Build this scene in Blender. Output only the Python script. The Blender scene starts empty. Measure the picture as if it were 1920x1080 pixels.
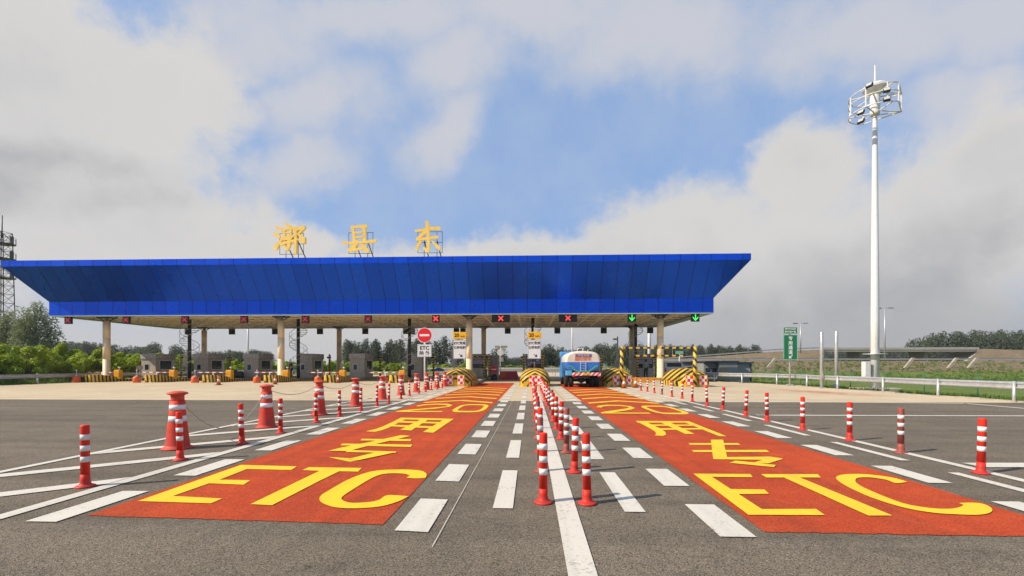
import bpy, bmesh, math, random
import numpy as np
from mathutils import Vector, Matrix
random.seed(7); rng = np.random.default_rng(7)
S = bpy.context.scene
COL = S.collection
# ------------------------------------------------------------------ camera
F = 853.0; HC = 1.5; HY = 684.0; YAW = math.atan(35/853)
cam = bpy.data.cameras.new('camera'); cam.sensor_width = 36; cam.lens = F/1920*36
cam.shift_y = (HY-540)/1920; cam.clip_end = 6000; cam.clip_start = .1
co = bpy.data.objects.new('camera', cam); COL.objects.link(co)
co.location = (0, 0, HC); co.rotation_euler = (math.pi/2, 0, YAW); S.camera = co
def pdir(u, v):
    dx = (u-960)/F; dz = (HY-v)/F
    return Vector((math.cos(YAW)*dx-math.sin(YAW), math.sin(YAW)*dx+math.cos(YAW), dz))
def gp(u, v, z=0.0):                       # ground point seen at a photo position
    d = pdir(u, v); t = (z-HC)/d.z
    return (d.x*t, d.y*t)
def ay(u, v, Y):                           # point at depth Y
    d = pdir(u, v); t = Y/d.y
    return (d.x*t, Y, HC+d.z*t)
def ax(u, Y): return ay(u, HY, Y)[0]
# ------------------------------------------------------------------ node helpers
class NT:
    def __init__(s, nt): s.t = nt; s.n = nt.nodes; s.l = nt.links
    def N(s, k, **kw):
        n = s.n.new(k)
        for a, b in kw.items(): setattr(n, a, b)
        return n
    def L(s, a, b): s.l.new(a, b)
    def M(s, op, a, b=None, clamp=False):
        n = s.N('ShaderNodeMath', operation=op, use_clamp=clamp)
        for i, x in enumerate((a, b)):
            if x is None: continue
            if isinstance(x, (int, float)): n.inputs[i].default_value = x
            else: s.L(x, n.inputs[i])
        return n.outputs[0]
    def MR(s, x, a, b, c=0., d=1., smooth=True):
        n = s.N('ShaderNodeMapRange', clamp=True)
        if smooth: n.interpolation_type = 'SMOOTHSTEP'
        s.L(x, n.inputs[0])
        for i, q in enumerate((a, b, c, d)): n.inputs[i+1].default_value = q
        return n.outputs[0]
    def MIX(s, f, a, b, blend='MIX'):
        n = s.N('ShaderNodeMix', data_type='RGBA', blend_type=blend)
        for i, x in ((0, f), (6, a), (7, b)):
            if isinstance(x, (int, float)): n.inputs[i].default_value = x
            elif isinstance(x, tuple): n.inputs[i].default_value = tuple(x)[:3]+(1,)
            else: s.L(x, n.inputs[i])
        return n.outputs[2]
    def noise(s, vec, scale, detail=4, rough=.55):
        n = s.N('ShaderNodeTexNoise'); n.inputs['Scale'].default_value = scale
        n.inputs['Detail'].default_value = detail; n.inputs['Roughness'].default_value = rough
        if vec is not None: s.L(vec, n.inputs['Vector'])
        return n.outputs[0]
# ------------------------------------------------------------------ sun and world
SUN_EL = math.radians(39); SX, SY = -.93, -.38
sun = bpy.data.lights.new('sun', 'SUN'); sun.energy = 4.5; sun.angle = math.radians(.6); sun.color = (1, .88, .71)
so = bpy.data.objects.new('sun', sun); COL.objects.link(so)
sd = Vector((SX*math.cos(SUN_EL), SY*math.cos(SUN_EL), math.sin(SUN_EL))).normalized()
so.rotation_euler = sd.to_track_quat('Z', 'Y').to_euler(); so.location = sd*60
S.view_settings.view_transform = 'Standard'; S.view_settings.look = 'None'; S.view_settings.exposure = .40; S.view_settings.gamma = 1
W = bpy.data.worlds.new('World'); S.world = W; W.use_nodes = True
w = NT(W.node_tree); w.n.clear()
sky = w.N('ShaderNodeTexSky', sky_type='NISHITA', sun_disc=False, sun_elevation=SUN_EL, sun_rotation=math.atan2(SX, SY), air_density=1.0, dust_density=1.2, ozone_density=2.0)
tc = w.N('ShaderNodeTexCoord'); gen0 = tc.outputs['Generated']
wn_ = w.N('ShaderNodeTexNoise'); wn_.inputs['Scale'].default_value = 5.0; wn_.inputs['Detail'].default_value = 7; wn_.inputs['Roughness'].default_value = .6; w.L(gen0, wn_.inputs['Vector'])
ws_ = w.N('ShaderNodeVectorMath', operation='MULTIPLY_ADD'); w.L(wn_.outputs['Color'], ws_.inputs[0]); ws_.inputs[1].default_value = (.16, .16, .16); ws_.inputs[2].default_value = (-.08, -.08, -.08)
wa_ = w.N('ShaderNodeVectorMath', operation='ADD'); w.L(gen0, wa_.inputs[0]); w.L(ws_.outputs[0], wa_.inputs[1]); gen = wa_.outputs[0]
def blob(u, v, ru, rv, deg=0):
    c = pdir(u, v).normalized(); a = math.radians(deg)
    e1 = pdir(u+ru*math.cos(a), v-ru*math.sin(a)).normalized()-c
    e2 = pdir(u+rv*math.sin(a), v+rv*math.cos(a)).normalized()-c
    r1, r2 = e1.length, e2.length
    X = e1.normalized(); Z = (e2-X*e2.dot(X)).normalized(); Y = Z.cross(X)
    m = w.N('ShaderNodeMapping', vector_type='TEXTURE')
    m.inputs['Location'].default_value = c
    m.inputs['Rotation'].default_value = Matrix((X, Y, Z)).transposed().to_euler()
    m.inputs['Scale'].default_value = (r1, .6, r2)
    w.L(gen, m.inputs['Vector'])
    l = w.N('ShaderNodeVectorMath', operation='LENGTH'); w.L(m.outputs[0], l.inputs[0])
    return w.M('SUBTRACT', 1.0, l.outputs['Value'])
def smax(lst, k=.25):
    o = lst[0]
    for x in lst[1:]:
        n = w.N('ShaderNodeMath', operation='SMOOTH_MAX'); w.L(o, n.inputs[0]); w.L(x, n.inputs[1]); n.inputs[2].default_value = k; o = n.outputs[0]
    return o
mass = smax([blob(90, 190, 370, 250), blob(230, 440, 300, 130, 4), blob(330, 150, 150, 130), blob(-250, 300, 500, 420), blob(500, 470, 180, 50),
             blob(1560, 520, 620, 215, 4), blob(1800, 420, 420, 190, 8), blob(1240, 480, 330, 120, 14), blob(960, 490, 210, 62, 8), blob(1500, 330, 160, 95, 10), blob(1900, 300, 190, 110), blob(2300, 350, 500, 330), blob(860, 560, 900, 100)], .18)
wisp = smax([blob(600, 195, 125, 85, 10), blob(870, 105, 130, 85, 20), blob(830, 245, 130, 45, 45), blob(1230, 60, 330, 110, -4), blob(1620, 70, 430, 100, 4), blob(700, 30, 330, 75), blob(480, 60, 200, 110), blob(1900, 40, 300, 120), blob(1000, 20, 260, 80), blob(560, 330, 130, 60, 20), blob(1800, 190, 170, 60)], .2)
back = w.N('ShaderNodeSeparateXYZ'); w.L(gen0, back.inputs[0])
n1 = w.noise(gen0, 6.5, 10, .62); n2 = w.noise(gen0, 2.3, 6, .55); n3 = w.noise(gen0, 17, 8, .65)
nn = w.M('ADD', w.M('MULTIPLY', w.M('SUBTRACT', n1, .5), .8), w.M('MULTIPLY', w.M('SUBTRACT', n3, .5), .6))
rear = w.MR(back.outputs[1], .1, -.3, 0, 1.0)
mA = w.M('ADD', w.M('ADD', mass, nn), rear)
A_ = w.M('MULTIPLY', w.MR(mA, -.12, .36), .96)
mB = w.M('ADD', wisp, w.M('MULTIPLY', nn, 1.15))
B_ = w.M('MULTIPLY', w.MR(mB, -.45, .8), .82)
veil = w.MR(w.M('ADD', n2, w.M('MULTIPLY', n1, .6)), .55, 1.05, .05, .42)
grey = smax([blob(1750, 620, 750, 190, 2), blob(90, 330, 330, 62, -4), blob(1150, 590, 500, 80)], .4)
gf = w.M('ADD', w.MR(grey, -.5, .7), w.M('MULTIPLY', w.M('SUBTRACT', n1, .5), .9), True)
edge = w.MR(mA, .05, .9)
lightf = w.M('MULTIPLY', w.M('ADD', gf, w.M('MULTIPLY', w.M('SUBTRACT', .56, n2), .9), True), edge)
cA = w.MIX(lightf, (.525, .512, .498), (.335, .333, .340))
skyc = w.MIX(1.0, sky.outputs[0], (.088, .098, .118), 'MULTIPLY')
skyc2 = w.MIX(.72, skyc, (.205, .345, .60))
f0 = w.MIX(veil, skyc2, (.43, .46, .53))
f1 = w.MIX(B_, f0, (.485, .482, .505))
fin = w.MIX(A_, f1, cA)
hz = w.MR(back.outputs[2], .02, .17, 1, 0)
fin = w.MIX(w.M('MULTIPLY', hz, .9), fin, w.MIX(w.MR(back.outputs[0], -.3, .5), (.435, .43, .43), (.315, .318, .33)))
bg = w.N('ShaderNodeBackground'); w.L(fin, bg.inputs[0]); bg.inputs[1].default_value = 1.0
# the blend above already holds the sky at about 0.1 of its physical strength
wo = w.N('ShaderNodeOutputWorld'); w.L(bg.outputs[0], wo.inputs[0])
# ------------------------------------------------------------------ materials
MATS = {}
def mat(name, col, rough=.7, metal=0., var=.12, scale=3., bump=0., bscale=40., spec=.5, emis=None, es=1., coat=0., dirt=0.):
    if name in MATS: return MATS[name]
    m = bpy.data.materials.new(name); m.use_nodes = True; t = NT(m.node_tree)
    b = t.n['Principled BSDF']; b.inputs['Roughness'].default_value = rough; b.inputs['Metallic'].default_value = metal
    b.inputs['Specular IOR Level'].default_value = spec; b.inputs['Coat Weight'].default_value = coat; b.inputs['Coat Roughness'].default_value = .15
    o = t.N('ShaderNodeTexCoord').outputs['Object']
    nz = t.noise(o, scale, 5); f = t.MR(nz, .3, .7, 1-var, 1+var, False)
    c = t.N('ShaderNodeVectorMath', operation='SCALE'); c.inputs[0].default_value = col; t.L(f, c.inputs['Scale'])
    t.L(c.outputs[0], b.inputs['Base Color'])
    t.L(t.MR(t.noise(o, scale*2.3, 3), .3, .7, max(.03, rough-.1), min(1, rough+.1), False), b.inputs['Roughness'])
    if bump:
        bn = t.N('ShaderNodeBump'); bn.inputs['Strength'].default_value = bump; bn.inputs['Distance'].default_value = .02
        t.L(t.noise(o, bscale, 6), bn.inputs['Height']); t.L(bn.outputs[0], b.inputs['Normal'])
    if dirt:
        s3 = t.N('ShaderNodeSeparateXYZ'); t.L(o, s3.inputs[0]); lo = t.MR(s3.outputs[2], .0, dirt, 1, 0, False)
        gi = t.N('ShaderNodeObjectInfo').outputs['Random']; nv = t.N('ShaderNodeVectorMath', operation='ADD'); t.L(o, nv.inputs[0]); cb = t.N('ShaderNodeCombineXYZ'); t.L(t.M('MULTIPLY', gi, 37.), cb.inputs[0]); t.L(cb.outputs[0], nv.inputs[1])
        dn = t.MR(t.M('ADD', t.noise(nv.outputs[0], 11, 7, .75), t.M('MULTIPLY', lo, .16)), .50, .70, 0, .62, False)
        hs = t.N('ShaderNodeHueSaturation'); t.L(c.outputs[0], hs.inputs['Color']); t.L(t.M('ADD', .85, t.M('MULTIPLY', gi, .25)), hs.inputs['Value'])
        t.L(t.MIX(dn, hs.outputs[0], tuple(x*.35+.035 for x in col)), b.inputs['Base Color'])
    if emis:
        b.inputs['Emission Color'].default_value = emis+(1,); b.inputs['Emission Strength'].default_value = es
    MATS[name] = m; return m
def stripe(name, c1, c2, k, period, duty=.5, absx=False, rough=.5, off=0., dirt=.25):
    if name in MATS: return MATS[name]
    m = bpy.data.materials.new(name); m.use_nodes = True; t = NT(m.node_tree)
    b = t.n['Principled BSDF']; b.inputs['Roughness'].default_value = rough
    o = t.N('ShaderNodeTexCoord').outputs['Object']; s = t.N('ShaderNodeSeparateXYZ'); t.L(o, s.inputs[0])
    x = s.outputs[0]
    if absx: x = t.M('ABSOLUTE', x)
    v = t.M('ADD', t.M('ADD', t.M('MULTIPLY', x, k[0]), t.M('MULTIPLY', s.outputs[1], k[1])), t.M('MULTIPLY', s.outputs[2], k[2]))
    v = t.M('ADD', v, t.M('MULTIPLY', t.noise(o, 6, 3), period*.05))
    fr = t.M('FRACT', t.M('DIVIDE', t.M('ADD', v, 100*period+off), period))
    st = t.M('GREATER_THAN', fr, duty)
    c = t.MIX(st, c1, c2)
    c = t.MIX(t.MR(t.noise(o, 4, 6, .65), .45, .75, 0, dirt, False), c, (.12, .10, .08))
    t.L(c, b.inputs['Base Color'])
    MATS[name] = m; return m
YEL = (.72, .43, .015); BLK = (.02, .02, .02); RED = (.62, .035, .02)
M_red = mat('fresh red plastic', (.74, .026, .010), .55, var=.1, spec=.3, dirt=.25)
M_redfade = mat('weathered red plastic', (.30, .06, .045), .6, var=.3, scale=9)
M_white = mat('reflective white sheet', (.74, .725, .70), .45, var=.05, scale=12, dirt=.2)
M_cone = mat('cone red plastic', (.66, .032, .008), .65, var=.2, scale=4, dirt=.4)
M_steel = mat('galvanised steel', (.50, .50, .49), .42, .55, var=.12, scale=6)
M_whitepaint = mat('white painted steel', (.66, .655, .63), .4, var=.06, scale=5)
M_cream = mat('cream painted column', (.80, .62, .38), .55, var=.08, scale=2, bump=.1, bscale=8)
M_truss = mat('cream lattice steel', (.95, .84, .62), .45, var=.08, scale=4)
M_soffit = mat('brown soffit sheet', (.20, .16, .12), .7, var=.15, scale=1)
M_dark = mat('dark painted steel', (.025, .025, .027), .5, var=.2)
M_black = mat('black plastic', (.012, .012, .013), .5, var=.2)
M_rubber = mat('black rubber', (.015, .015, .015), .85, var=.3, scale=8, bump=.3)
M_gold = mat('gold lacquer letter', (.86, .56, .10), .5, .0, var=.1, scale=3)
M_glass = mat('dark window glass', (.02, .025, .03), .08, var=.1)
M_yellow = mat('yellow machine paint', (.78, .36, .01), .45, var=.08, scale=5)
M_conc = mat('kerb concrete', (.36, .32, .26), .85, var=.2, scale=2, bump=.3)
M_orange = mat('orange barrel plastic', (.75, .12, .02), .5, var=.15, scale=6)
M_redlamp = mat('lit red cross', (.5, .02, .02), .4, emis=(1., .07, .06), es=1.0)
M_redlampdim = mat('dim red cross', (.4, .03, .04), .4, emis=(1., .06, .08), es=.35)
M_greenlamp = mat('lit green arrow', (.05, .5, .08), .4, emis=(.08, 1., .13), es=1.0)
M_redmatrix = mat('unlit red matrix face', (.09, .008, .01), .4)
M_greenmatrix = mat('unlit green matrix face', (.006, .05, .02), .4)
M_grn = mat('green sign sheet', (.01, .17, .07), .35, var=.05)
M_signwhite = mat('white sign sheet', (.72, .72, .71), .35, var=.04)
M_signyel = mat('yellow sign sheet', (.80, .43, .01), .35, var=.05)
M_signred = mat('red sign sheet', (.72, .008, .012), .35, var=.04)
M_signblack = mat('black sign print', (.015, .015, .015), .5, var=.05)
M_skin = mat('skin', (.45, .27, .19), .6)
M_bark = mat('tree bark', (.10, .08, .06), .9, var=.3, scale=6)
M_tankw = mat('tank cream white paint', (.68, .60, .50), .4, var=.10, coat=.1)
M_tankb = mat('tank blue paint', (.03, .16, .55), .35, var=.2, scale=6, coat=.2)
M_cab = mat('cab blue paint', (.06, .28, .65), .3, var=.08, coat=.4)
M_hose = mat('green hose', (.06, .32, .16), .5)
M_chev = stripe('red white chevron', (.70, .05, .03), (.76, .74, .7), (1, 0, -1), .3)
M_nose = stripe('yellow black kerb stripe', YEL, BLK, (1, 1, .12), .34, .52)
M_nosed = stripe('yellow black kerb stripe low', (.62, .40, .05), (.05, .04, .03), (1, 1, .1), .34, .45, dirt=.5)
M_dome = stripe('yellow black dome chevron', YEL, BLK, (.72, .30, 1), .34, .50, True)
M_domelow = stripe('yellow black dome foot', YEL, BLK, (1.0, -1.0, .6), .62, .55, True)
M_post = stripe('yellow black post band', YEL, BLK, (0, 0, 1), .26, .5)
M_diag = stripe('yellow black spiral post', YEL, BLK, (1.2, 0, 1), .52, .55)
M_beam = stripe('yellow black beam band', YEL, BLK, (1, 0, 0), .48, .5)
M_boom = stripe('red white boom', (.55, .06, .04), (.75, .73, .70), (1, 0, 0), .62, .5)
def checker():
    m = bpy.data.materials.new('red white checker'); m.use_nodes = True; t = NT(m.node_tree); b = t.n['Principled BSDF']; b.inputs['Roughness'].default_value = .35
    o = t.N('ShaderNodeTexCoord').outputs['Object']; s = t.N('ShaderNodeSeparateXYZ'); t.L(o, s.inputs[0])
    a = t.M('FLOOR', t.M('DIVIDE', t.M('ADD', s.outputs[0], 50.38), .19)); c = t.M('FLOOR', t.M('DIVIDE', t.M('ADD', s.outputs[2], 50.08), .205))
    f = t.M('MODULO', t.M('ADD', a, c), 2.0)
    t.L(t.MIX(t.M('GREATER_THAN', f, .5), (.68, .02, .02), (.78, .76, .74)), b.inputs['Base Color']); return m
M_check = checker()
_a, _b = gp(1430, 728), gp(1690, 746); DUST = (((_a[0]+_b[0])/2, (_a[1]+_b[1])/2, 0), math.atan2(_b[1]-_a[1], _b[0]-_a[0]), math.dist(_a, _b)/2)
def ground_mat(name, c1, c2, c3=None, fine=90., big=.25, rough=.9, bump=.5, speck=.5, joints=None, cracks=0., streak=0., tyre=0.):
    m = bpy.data.materials.new(name); m.use_nodes = True; t = NT(m.node_tree); b = t.n['Principled BSDF']; b.inputs['Roughness'].default_value = rough
    b.inputs['Specular IOR Level'].default_value = .12
    o = t.N('ShaderNodeTexCoord').outputs['Object']
    c = t.MIX(t.MR(t.noise(o, big, 6, .6), .35, .65, 0, 1, False), c1, c2)
    if c3: c = t.MIX(t.MR(t.noise(o, big*5, 5, .7), .5, .72, 0, .7, False), c, c3)
    if streak:
        mp = t.N('ShaderNodeMapping'); mp.inputs['Scale'].default_value = (.08, 1.3, 1); t.L(o, mp.inputs[0])
        c = t.MIX(t.MR(t.noise(mp.outputs[0], 1.2, 6, .65), .45, .75, 0, streak, False), c, (.03, .028, .026))
    if tyre:
        mp = t.N('ShaderNodeMapping'); mp.inputs['Scale'].default_value = (2.2, .06, 1); t.L(o, mp.inputs[0])
        c = t.MIX(t.MR(t.noise(mp.outputs[0], 1.5, 5, .6), .46, .72, 0, tyre, False), c, (.10, .045, .035) if 'red' in name else (.06, .052, .045))
        if 'red' in name: c = t.MIX(t.MR(t.noise(o, .9, 7, .75), .60, .72, 0, .4, False), c, (.30, .085, .05))
        else: c = t.MIX(t.MR(t.noise(o, 2.6, 3, .5), .70, .74, 0, .45, False), c, (.05, .045, .04))
    v = t.N('ShaderNodeTexVoronoi'); v.inputs['Scale'].default_value = fine; t.L(o, v.inputs['Vector'])
    sp = t.N('ShaderNodeSeparateColor'); t.L(v.outputs['Color'], sp.inputs[0])
    c = t.MIX(speck, c, t.MIX(sp.outputs[0], (.02, .02, .02), (.85, .8, .74)), 'OVERLAY')
    if joints:
        mp = t.N('ShaderNodeMapping', vector_type='TEXTURE'); mp.inputs['Location'].default_value = DUST[0]; mp.inputs['Rotation'].default_value = (0, 0, DUST[1]); mp.inputs['Scale'].default_value = (DUST[2], 1.4, 1); t.L(o, mp.inputs[0])
        ln = t.N('ShaderNodeVectorMath', operation='LENGTH'); t.L(mp.outputs[0], ln.inputs[0])
        dm = t.M('MULTIPLY', t.MR(ln.outputs['Value'], .2, 1.1, 1, 0), t.MR(t.noise(o, 1.1, 6, .7), .36, .55))
        c = t.MIX(t.M('MULTIPLY', dm, .75), c, (.42, .12, .05))
        s = t.N('ShaderNodeSeparateXYZ'); t.L(o, s.inputs[0])
        jx = t.M('LESS_THAN', t.M('FRACT', t.M('DIVIDE', t.M('ADD', s.outputs[0], 500), joints[0])), .006)
        jy = t.M('LESS_THAN', t.M('FRACT', t.M('DIVIDE', t.M('ADD', s.outputs[1], 500), joints[1])), .008)
        c = t.MIX(t.M('MULTIPLY', t.M('MAXIMUM', jx, jy), .65), c, (.12, .10, .08))
    if cracks:
        v2 = t.N('ShaderNodeTexVoronoi', feature='DISTANCE_TO_EDGE'); v2.inputs['Scale'].default_value = .16
        wp = t.N('ShaderNodeVectorMath', operation='ADD'); nn = t.N('ShaderNodeTexNoise'); nn.inputs['Scale'].default_value = 1.2; nn.inputs['Detail'].default_value = 6
        t.L(o, nn.inputs['Vector']); t.L(o, wp.inputs[0]); t.L(nn.outputs['Color'], wp.inputs[1]); t.L(wp.outputs[0], v2.inputs['Vector'])
        c = t.MIX(t.M('MULTIPLY', t.M('LESS_THAN', v2.outputs[0], .0022), cracks), c, (.02, .018, .016))
    t.L(c, b.inputs['Base Color'])
    if bump:
        bn = t.N('ShaderNodeBump'); bn.inputs['Strength'].default_value = bump; bn.inputs['Distance'].default_value = .01
        t.L(v.outputs['Distance'], bn.inputs['Height']); t.L(bn.outputs[0], b.inputs['Normal'])
    return m
M_asph = ground_mat('asphalt', (.178, .155, .122), (.222, .194, .152), (.14, .122, .098), 150, .22, speck=.8, streak=.4, tyre=.14)
M_apron = ground_mat('apron concrete', (.58, .475, .32), (.48, .39, .265), (.64, .54, .385), 60, .12, speck=.22, joints=(4.6, 5.0), bump=.2)
M_redroad = ground_mat('red anti skid surfacing', (.55, .082, .026), (.46, .066, .024), (.60, .105, .035), 150, .5, speck=.5, tyre=.35, streak=.18)
M_grass = ground_mat('grass ground', (.085, .15, .022), (.16, .19, .04), (.22, .19, .08), 9, .5, speck=.3, bump=.8)
M_earth = ground_mat('brown earth bank', (.23, .17, .115), (.17, .135, .085), (.13, .15, .06), 6, .5, speck=.3, bump=.6)
def marking(name, col, wear):
    m = bpy.data.materials.new(name); m.use_nodes = True; t = NT(m.node_tree); b = t.n['Principled BSDF']; b.inputs['Roughness'].default_value = .6
    o = t.N('ShaderNodeTexCoord').outputs['Object']
    c = t.MIX(t.MR(t.noise(o, 1.3, 7, .7), .4, .75, 0, .35, False), col, tuple(x*.82 for x in col))
    w1 = t.MR(t.M('ADD', t.noise(o, 24, 8, .8), t.M('MULTIPLY', t.noise(o, 1.7, 4), .35)), .74, .84, 0, wear, False)
    c = t.MIX(w1, c, (.13, .12, .10))
    mp = t.N('ShaderNodeMapping'); mp.inputs['Scale'].default_value = (2.0, .12, 1); t.L(o, mp.inputs[0])
    c = t.MIX(t.MR(t.noise(mp.outputs[0], 1.8, 6, .7), .48, .75, 0, .38, False), c, tuple(x*.45 for x in col))
    t.L(c, b.inputs['Base Color'])
    bn = t.N('ShaderNodeBump'); bn.inputs['Strength'].default_value = .25; bn.inputs['Distance'].default_value = .01
    t.L(t.noise(o, 60, 4), bn.inputs['Height']); t.L(bn.outputs[0], b.inputs['Normal'])
    return m
M_mw = marking('white road paint', (.64, .595, .50), .8)
M_my = marking('yellow road paint', (.86, .56, .004), .35)
def blue_mat():
    m = bpy.data.materials.new('blue metal panel'); m.use_nodes = True; t = NT(m.node_tree); b = t.n['Principled BSDF']
    b.inputs['Roughness'].default_value = .34; b.inputs['Metallic'].default_value = .6; b.inputs['Specular IOR Level'].default_value = .25; b.inputs['Coat Weight'].default_value = .03; b.inputs['Coat Roughness'].default_value = .12
    o = t.N('ShaderNodeTexCoord').outputs['Object']; s = t.N('ShaderNodeSeparateXYZ'); t.L(o, s.inputs[0])
    q = t.M('DIVIDE', t.M('ADD', s.outputs[0], 600), 1.2); fr = t.M('FRACT', q)
    wn = t.N('ShaderNodeTexWhiteNoise', noise_dimensions='1D'); t.L(t.M('FLOOR', q), wn.inputs['W'])
    c = t.MIX(wn.outputs[0], (.004, .072, .58), (.005, .088, .68))
    seam = t.M('LESS_THAN', fr, .035)
    t.L(t.MIX(seam, c, (.006, .015, .09)), b.inputs['Base Color'])
    t.L(t.MR(t.noise(o, .35, 3), .35, .65, .22, .38, False), b.inputs['Roughness'])
    bn = t.N('ShaderNodeBump'); bn.inputs['Strength'].default_value = .05; bn.inputs['Distance'].default_value = .05
    t.L(t.noise(o, .7, 2), bn.inputs['Height']); t.L(bn.outputs[0], b.inputs['Normal'])
    return m
M_blue = blue_mat()
def leaf_mat(name, c1, c2, c3):
    m = bpy.data.materials.new(name); m.use_nodes = True; t = NT(m.node_tree); b = t.n['Principled BSDF']; b.inputs['Roughness'].default_value = .6
    b.inputs['Specular IOR Level'].default_value = .2
    g = t.N('ShaderNodeNewGeometry'); o = t.N('ShaderNodeTexCoord').outputs['Object']
    c = t.MIX(g.outputs['Random Per Island'], c1, c2)
    c = t.MIX(t.MR(t.noise(o, .8, 3), .45, .65, 0, .6, False), c, c3)
    t.L(c, b.inputs['Base Color'])
    tr = t.N('ShaderNodeBsdfTranslucent'); t.L(c, tr.inputs[0]); mx = t.N('ShaderNodeMixShader'); mx.inputs[0].default_value = .3
    t.L(b.outputs[0], mx.inputs[1]); t.L(tr.outputs[0], mx.inputs[2]); t.L(mx.outputs[0], t.n['Material Output'].inputs[0])
    return m
M_leafh = leaf_mat('bright hedge leaves', (.27, .38, .02), (.48, .56, .04), (.16, .26, .02))
M_leafd = leaf_mat('dark tree leaves', (.06, .085, .045), (.09, .12, .06), (.08, .09, .05))
M_leafm = leaf_mat('grey green tree leaves', (.16, .21, .09), (.27, .31, .15), (.24, .23, .11))
# ------------------------------------------------------------------ mesh helpers
class MB:
    def __init__(s): s.b = bmesh.new(); s.mi = 0
    def _f(s, vs):
        try: f = s.b.faces.new(vs); f.material_index = s.mi; return f
        except ValueError: return None
    def box(s, x0, x1, y0, y1, z0, z1):
        v = [s.b.verts.new(p) for p in ((x0,y0,z0),(x1,y0,z0),(x1,y1,z0),(x0,y1,z0),(x0,y0,z1),(x1,y0,z1),(x1,y1,z1),(x0,y1,z1))]
        for q in ((3,2,1,0),(4,5,6,7),(0,1,5,4),(1,2,6,5),(2,3,7,6),(3,0,4,7)): s._f([v[i] for i in q])
        return s
    def tube(s, p, q, r, r2=None, n=10, cap=True):
        p = Vector(p); q = Vector(q); r2 = r if r2 is None else r2; d = (q-p)
        if d.length < 1e-6: return s
        d.normalize(); a = d.orthogonal().normalized(); c = d.cross(a)
        A = [s.b.verts.new(p+(a*math.cos(t)+c*math.sin(t))*r) for t in [i*2*math.pi/n for i in range(n)]]
        B = [s.b.verts.new(q+(a*math.cos(t)+c*math.sin(t))*r2) for t in [i*2*math.pi/n for i in range(n)]]
        for i in range(n):
            f = s._f([A[i], A[(i+1)%n], B[(i+1)%n], B[i]])
            if f and n > 6: f.smooth = True
        if cap: s._f(A[::-1]); s._f(B)
        return s
    def path(s, pts, r, n=6):
        for a, b in zip(pts[:-1], pts[1:]): s.tube(a, b, r, n=n)
        return s
    def lathe(s, prof, c=(0,0,0), n=24, sx=1, sy=1):
        rows = []
        for r, z in prof:
            rows.append([s.b.verts.new((c[0]+r*sx*math.cos(i*2*math.pi/n), c[1]+r*sy*math.sin(i*2*math.pi/n), c[2]+z)) for i in range(n)])
        for a, b in zip(rows[:-1], rows[1:]):
            for i in range(n):
                f = s._f([a[i], a[(i+1)%n], b[(i+1)%n], b[i]])
                if f: f.smooth = True
        s._f(rows[0][::-1]); s._f(rows[-1]); return s
    def loft(s, secs, closed=True, smooth=True, caps=True):
        rows = [[s.b.verts.new(p) for p in q] for q in secs]; n = len(rows[0])
        for a, b in zip(rows[:-1], rows[1:]):
            for i in range(n if closed else n-1):
                f = s._f([a[i], a[(i+1)%n], b[(i+1)%n], b[i]])
                if f: f.smooth = smooth
        if caps: s._f(rows[0][::-1]); s._f(rows[-1])
        return s
    def prism_xz(s, pts, y0, y1):
        A = [s.b.verts.new((x, y0, z)) for x, z in pts]; B = [s.b.verts.new((x, y1, z)) for x, z in pts]; n = len(pts)
        s._f(A); s._f(B[::-1])
        for i in range(n): s._f([A[(i+1)%n], A[i], B[i], B[(i+1)%n]])
        return s
    def prism_yz(s, pts, x0, x1):
        A = [s.b.verts.new((x0, y, z)) for y, z in pts]; B = [s.b.verts.new((x1, y, z)) for y, z in pts]; n = len(pts)
        s._f(A); s._f(B[::-1])
        for i in range(n): s._f([A[(i+1)%n], A[i], B[i], B[(i+1)%n]])
        return s
    def flat(s, pts, z):
        s._f([s.b.verts.new((x, y, z)) for x, y in pts]); return s
    def build(s, name, mats, parent=None, loc=None, bevel=0):
        if not isinstance(mats, (list, tuple)): mats = [mats]
        bmesh.ops.recalc_face_normals(s.b, faces=s.b.faces)
        me = bpy.data.meshes.new(name); s.b.to_mesh(me); s.b.free()
        for m in mats: me.materials.append(m)
        o = bpy.data.objects.new(name, me); COL.objects.link(o)
        if parent: o.parent = parent
        if loc: o.location = loc
        if bevel:
            md = o.modifiers.new('bevel', 'BEVEL'); md.width = bevel; md.segments = 2; md.limit_method = 'ANGLE'
        return o
def tag(o, label, cat, group=None):
    o['label'] = label; o['category'] = cat
    if group: o['group'] = group
    return o
def thing(name, label, cat, loc=(0,0,0), group=None, rz=0):
    o = bpy.data.objects.new(name, None); o.empty_display_size = .2; COL.objects.link(o); o.location = loc; o.rotation_euler = (0, 0, rz)
    return tag(o, label, cat, group)
def kids(o): return list(o.children)
def dup(root, loc, label, group=None, rot=None, remap=None):
    def cp(o, par):
        c = o.copy(); COL.objects.link(c)
        if par: c.parent = par
        if remap and o.type == 'MESH':
            ms = [s.name for s in o.data.materials]
            if any(m in remap for m in ms):
                key = (o.data.name, 'r')
                if key not in REM:
                    d = o.data.copy()
                    for i, mm in enumerate(ms):
                        if mm in remap: d.materials[i] = remap[mm]
                    REM[key] = d
                c.data = REM[key]
        for k in kids(o): cp(k, c)
        return c
    r = cp(root, None); r.location = loc; r['label'] = label
    if rot is not None: r.rotation_euler = rot
    if group: r['group'] = group
    return r
REM = {}
def struct(o, kind='structure'): o['kind'] = kind; return o
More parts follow.
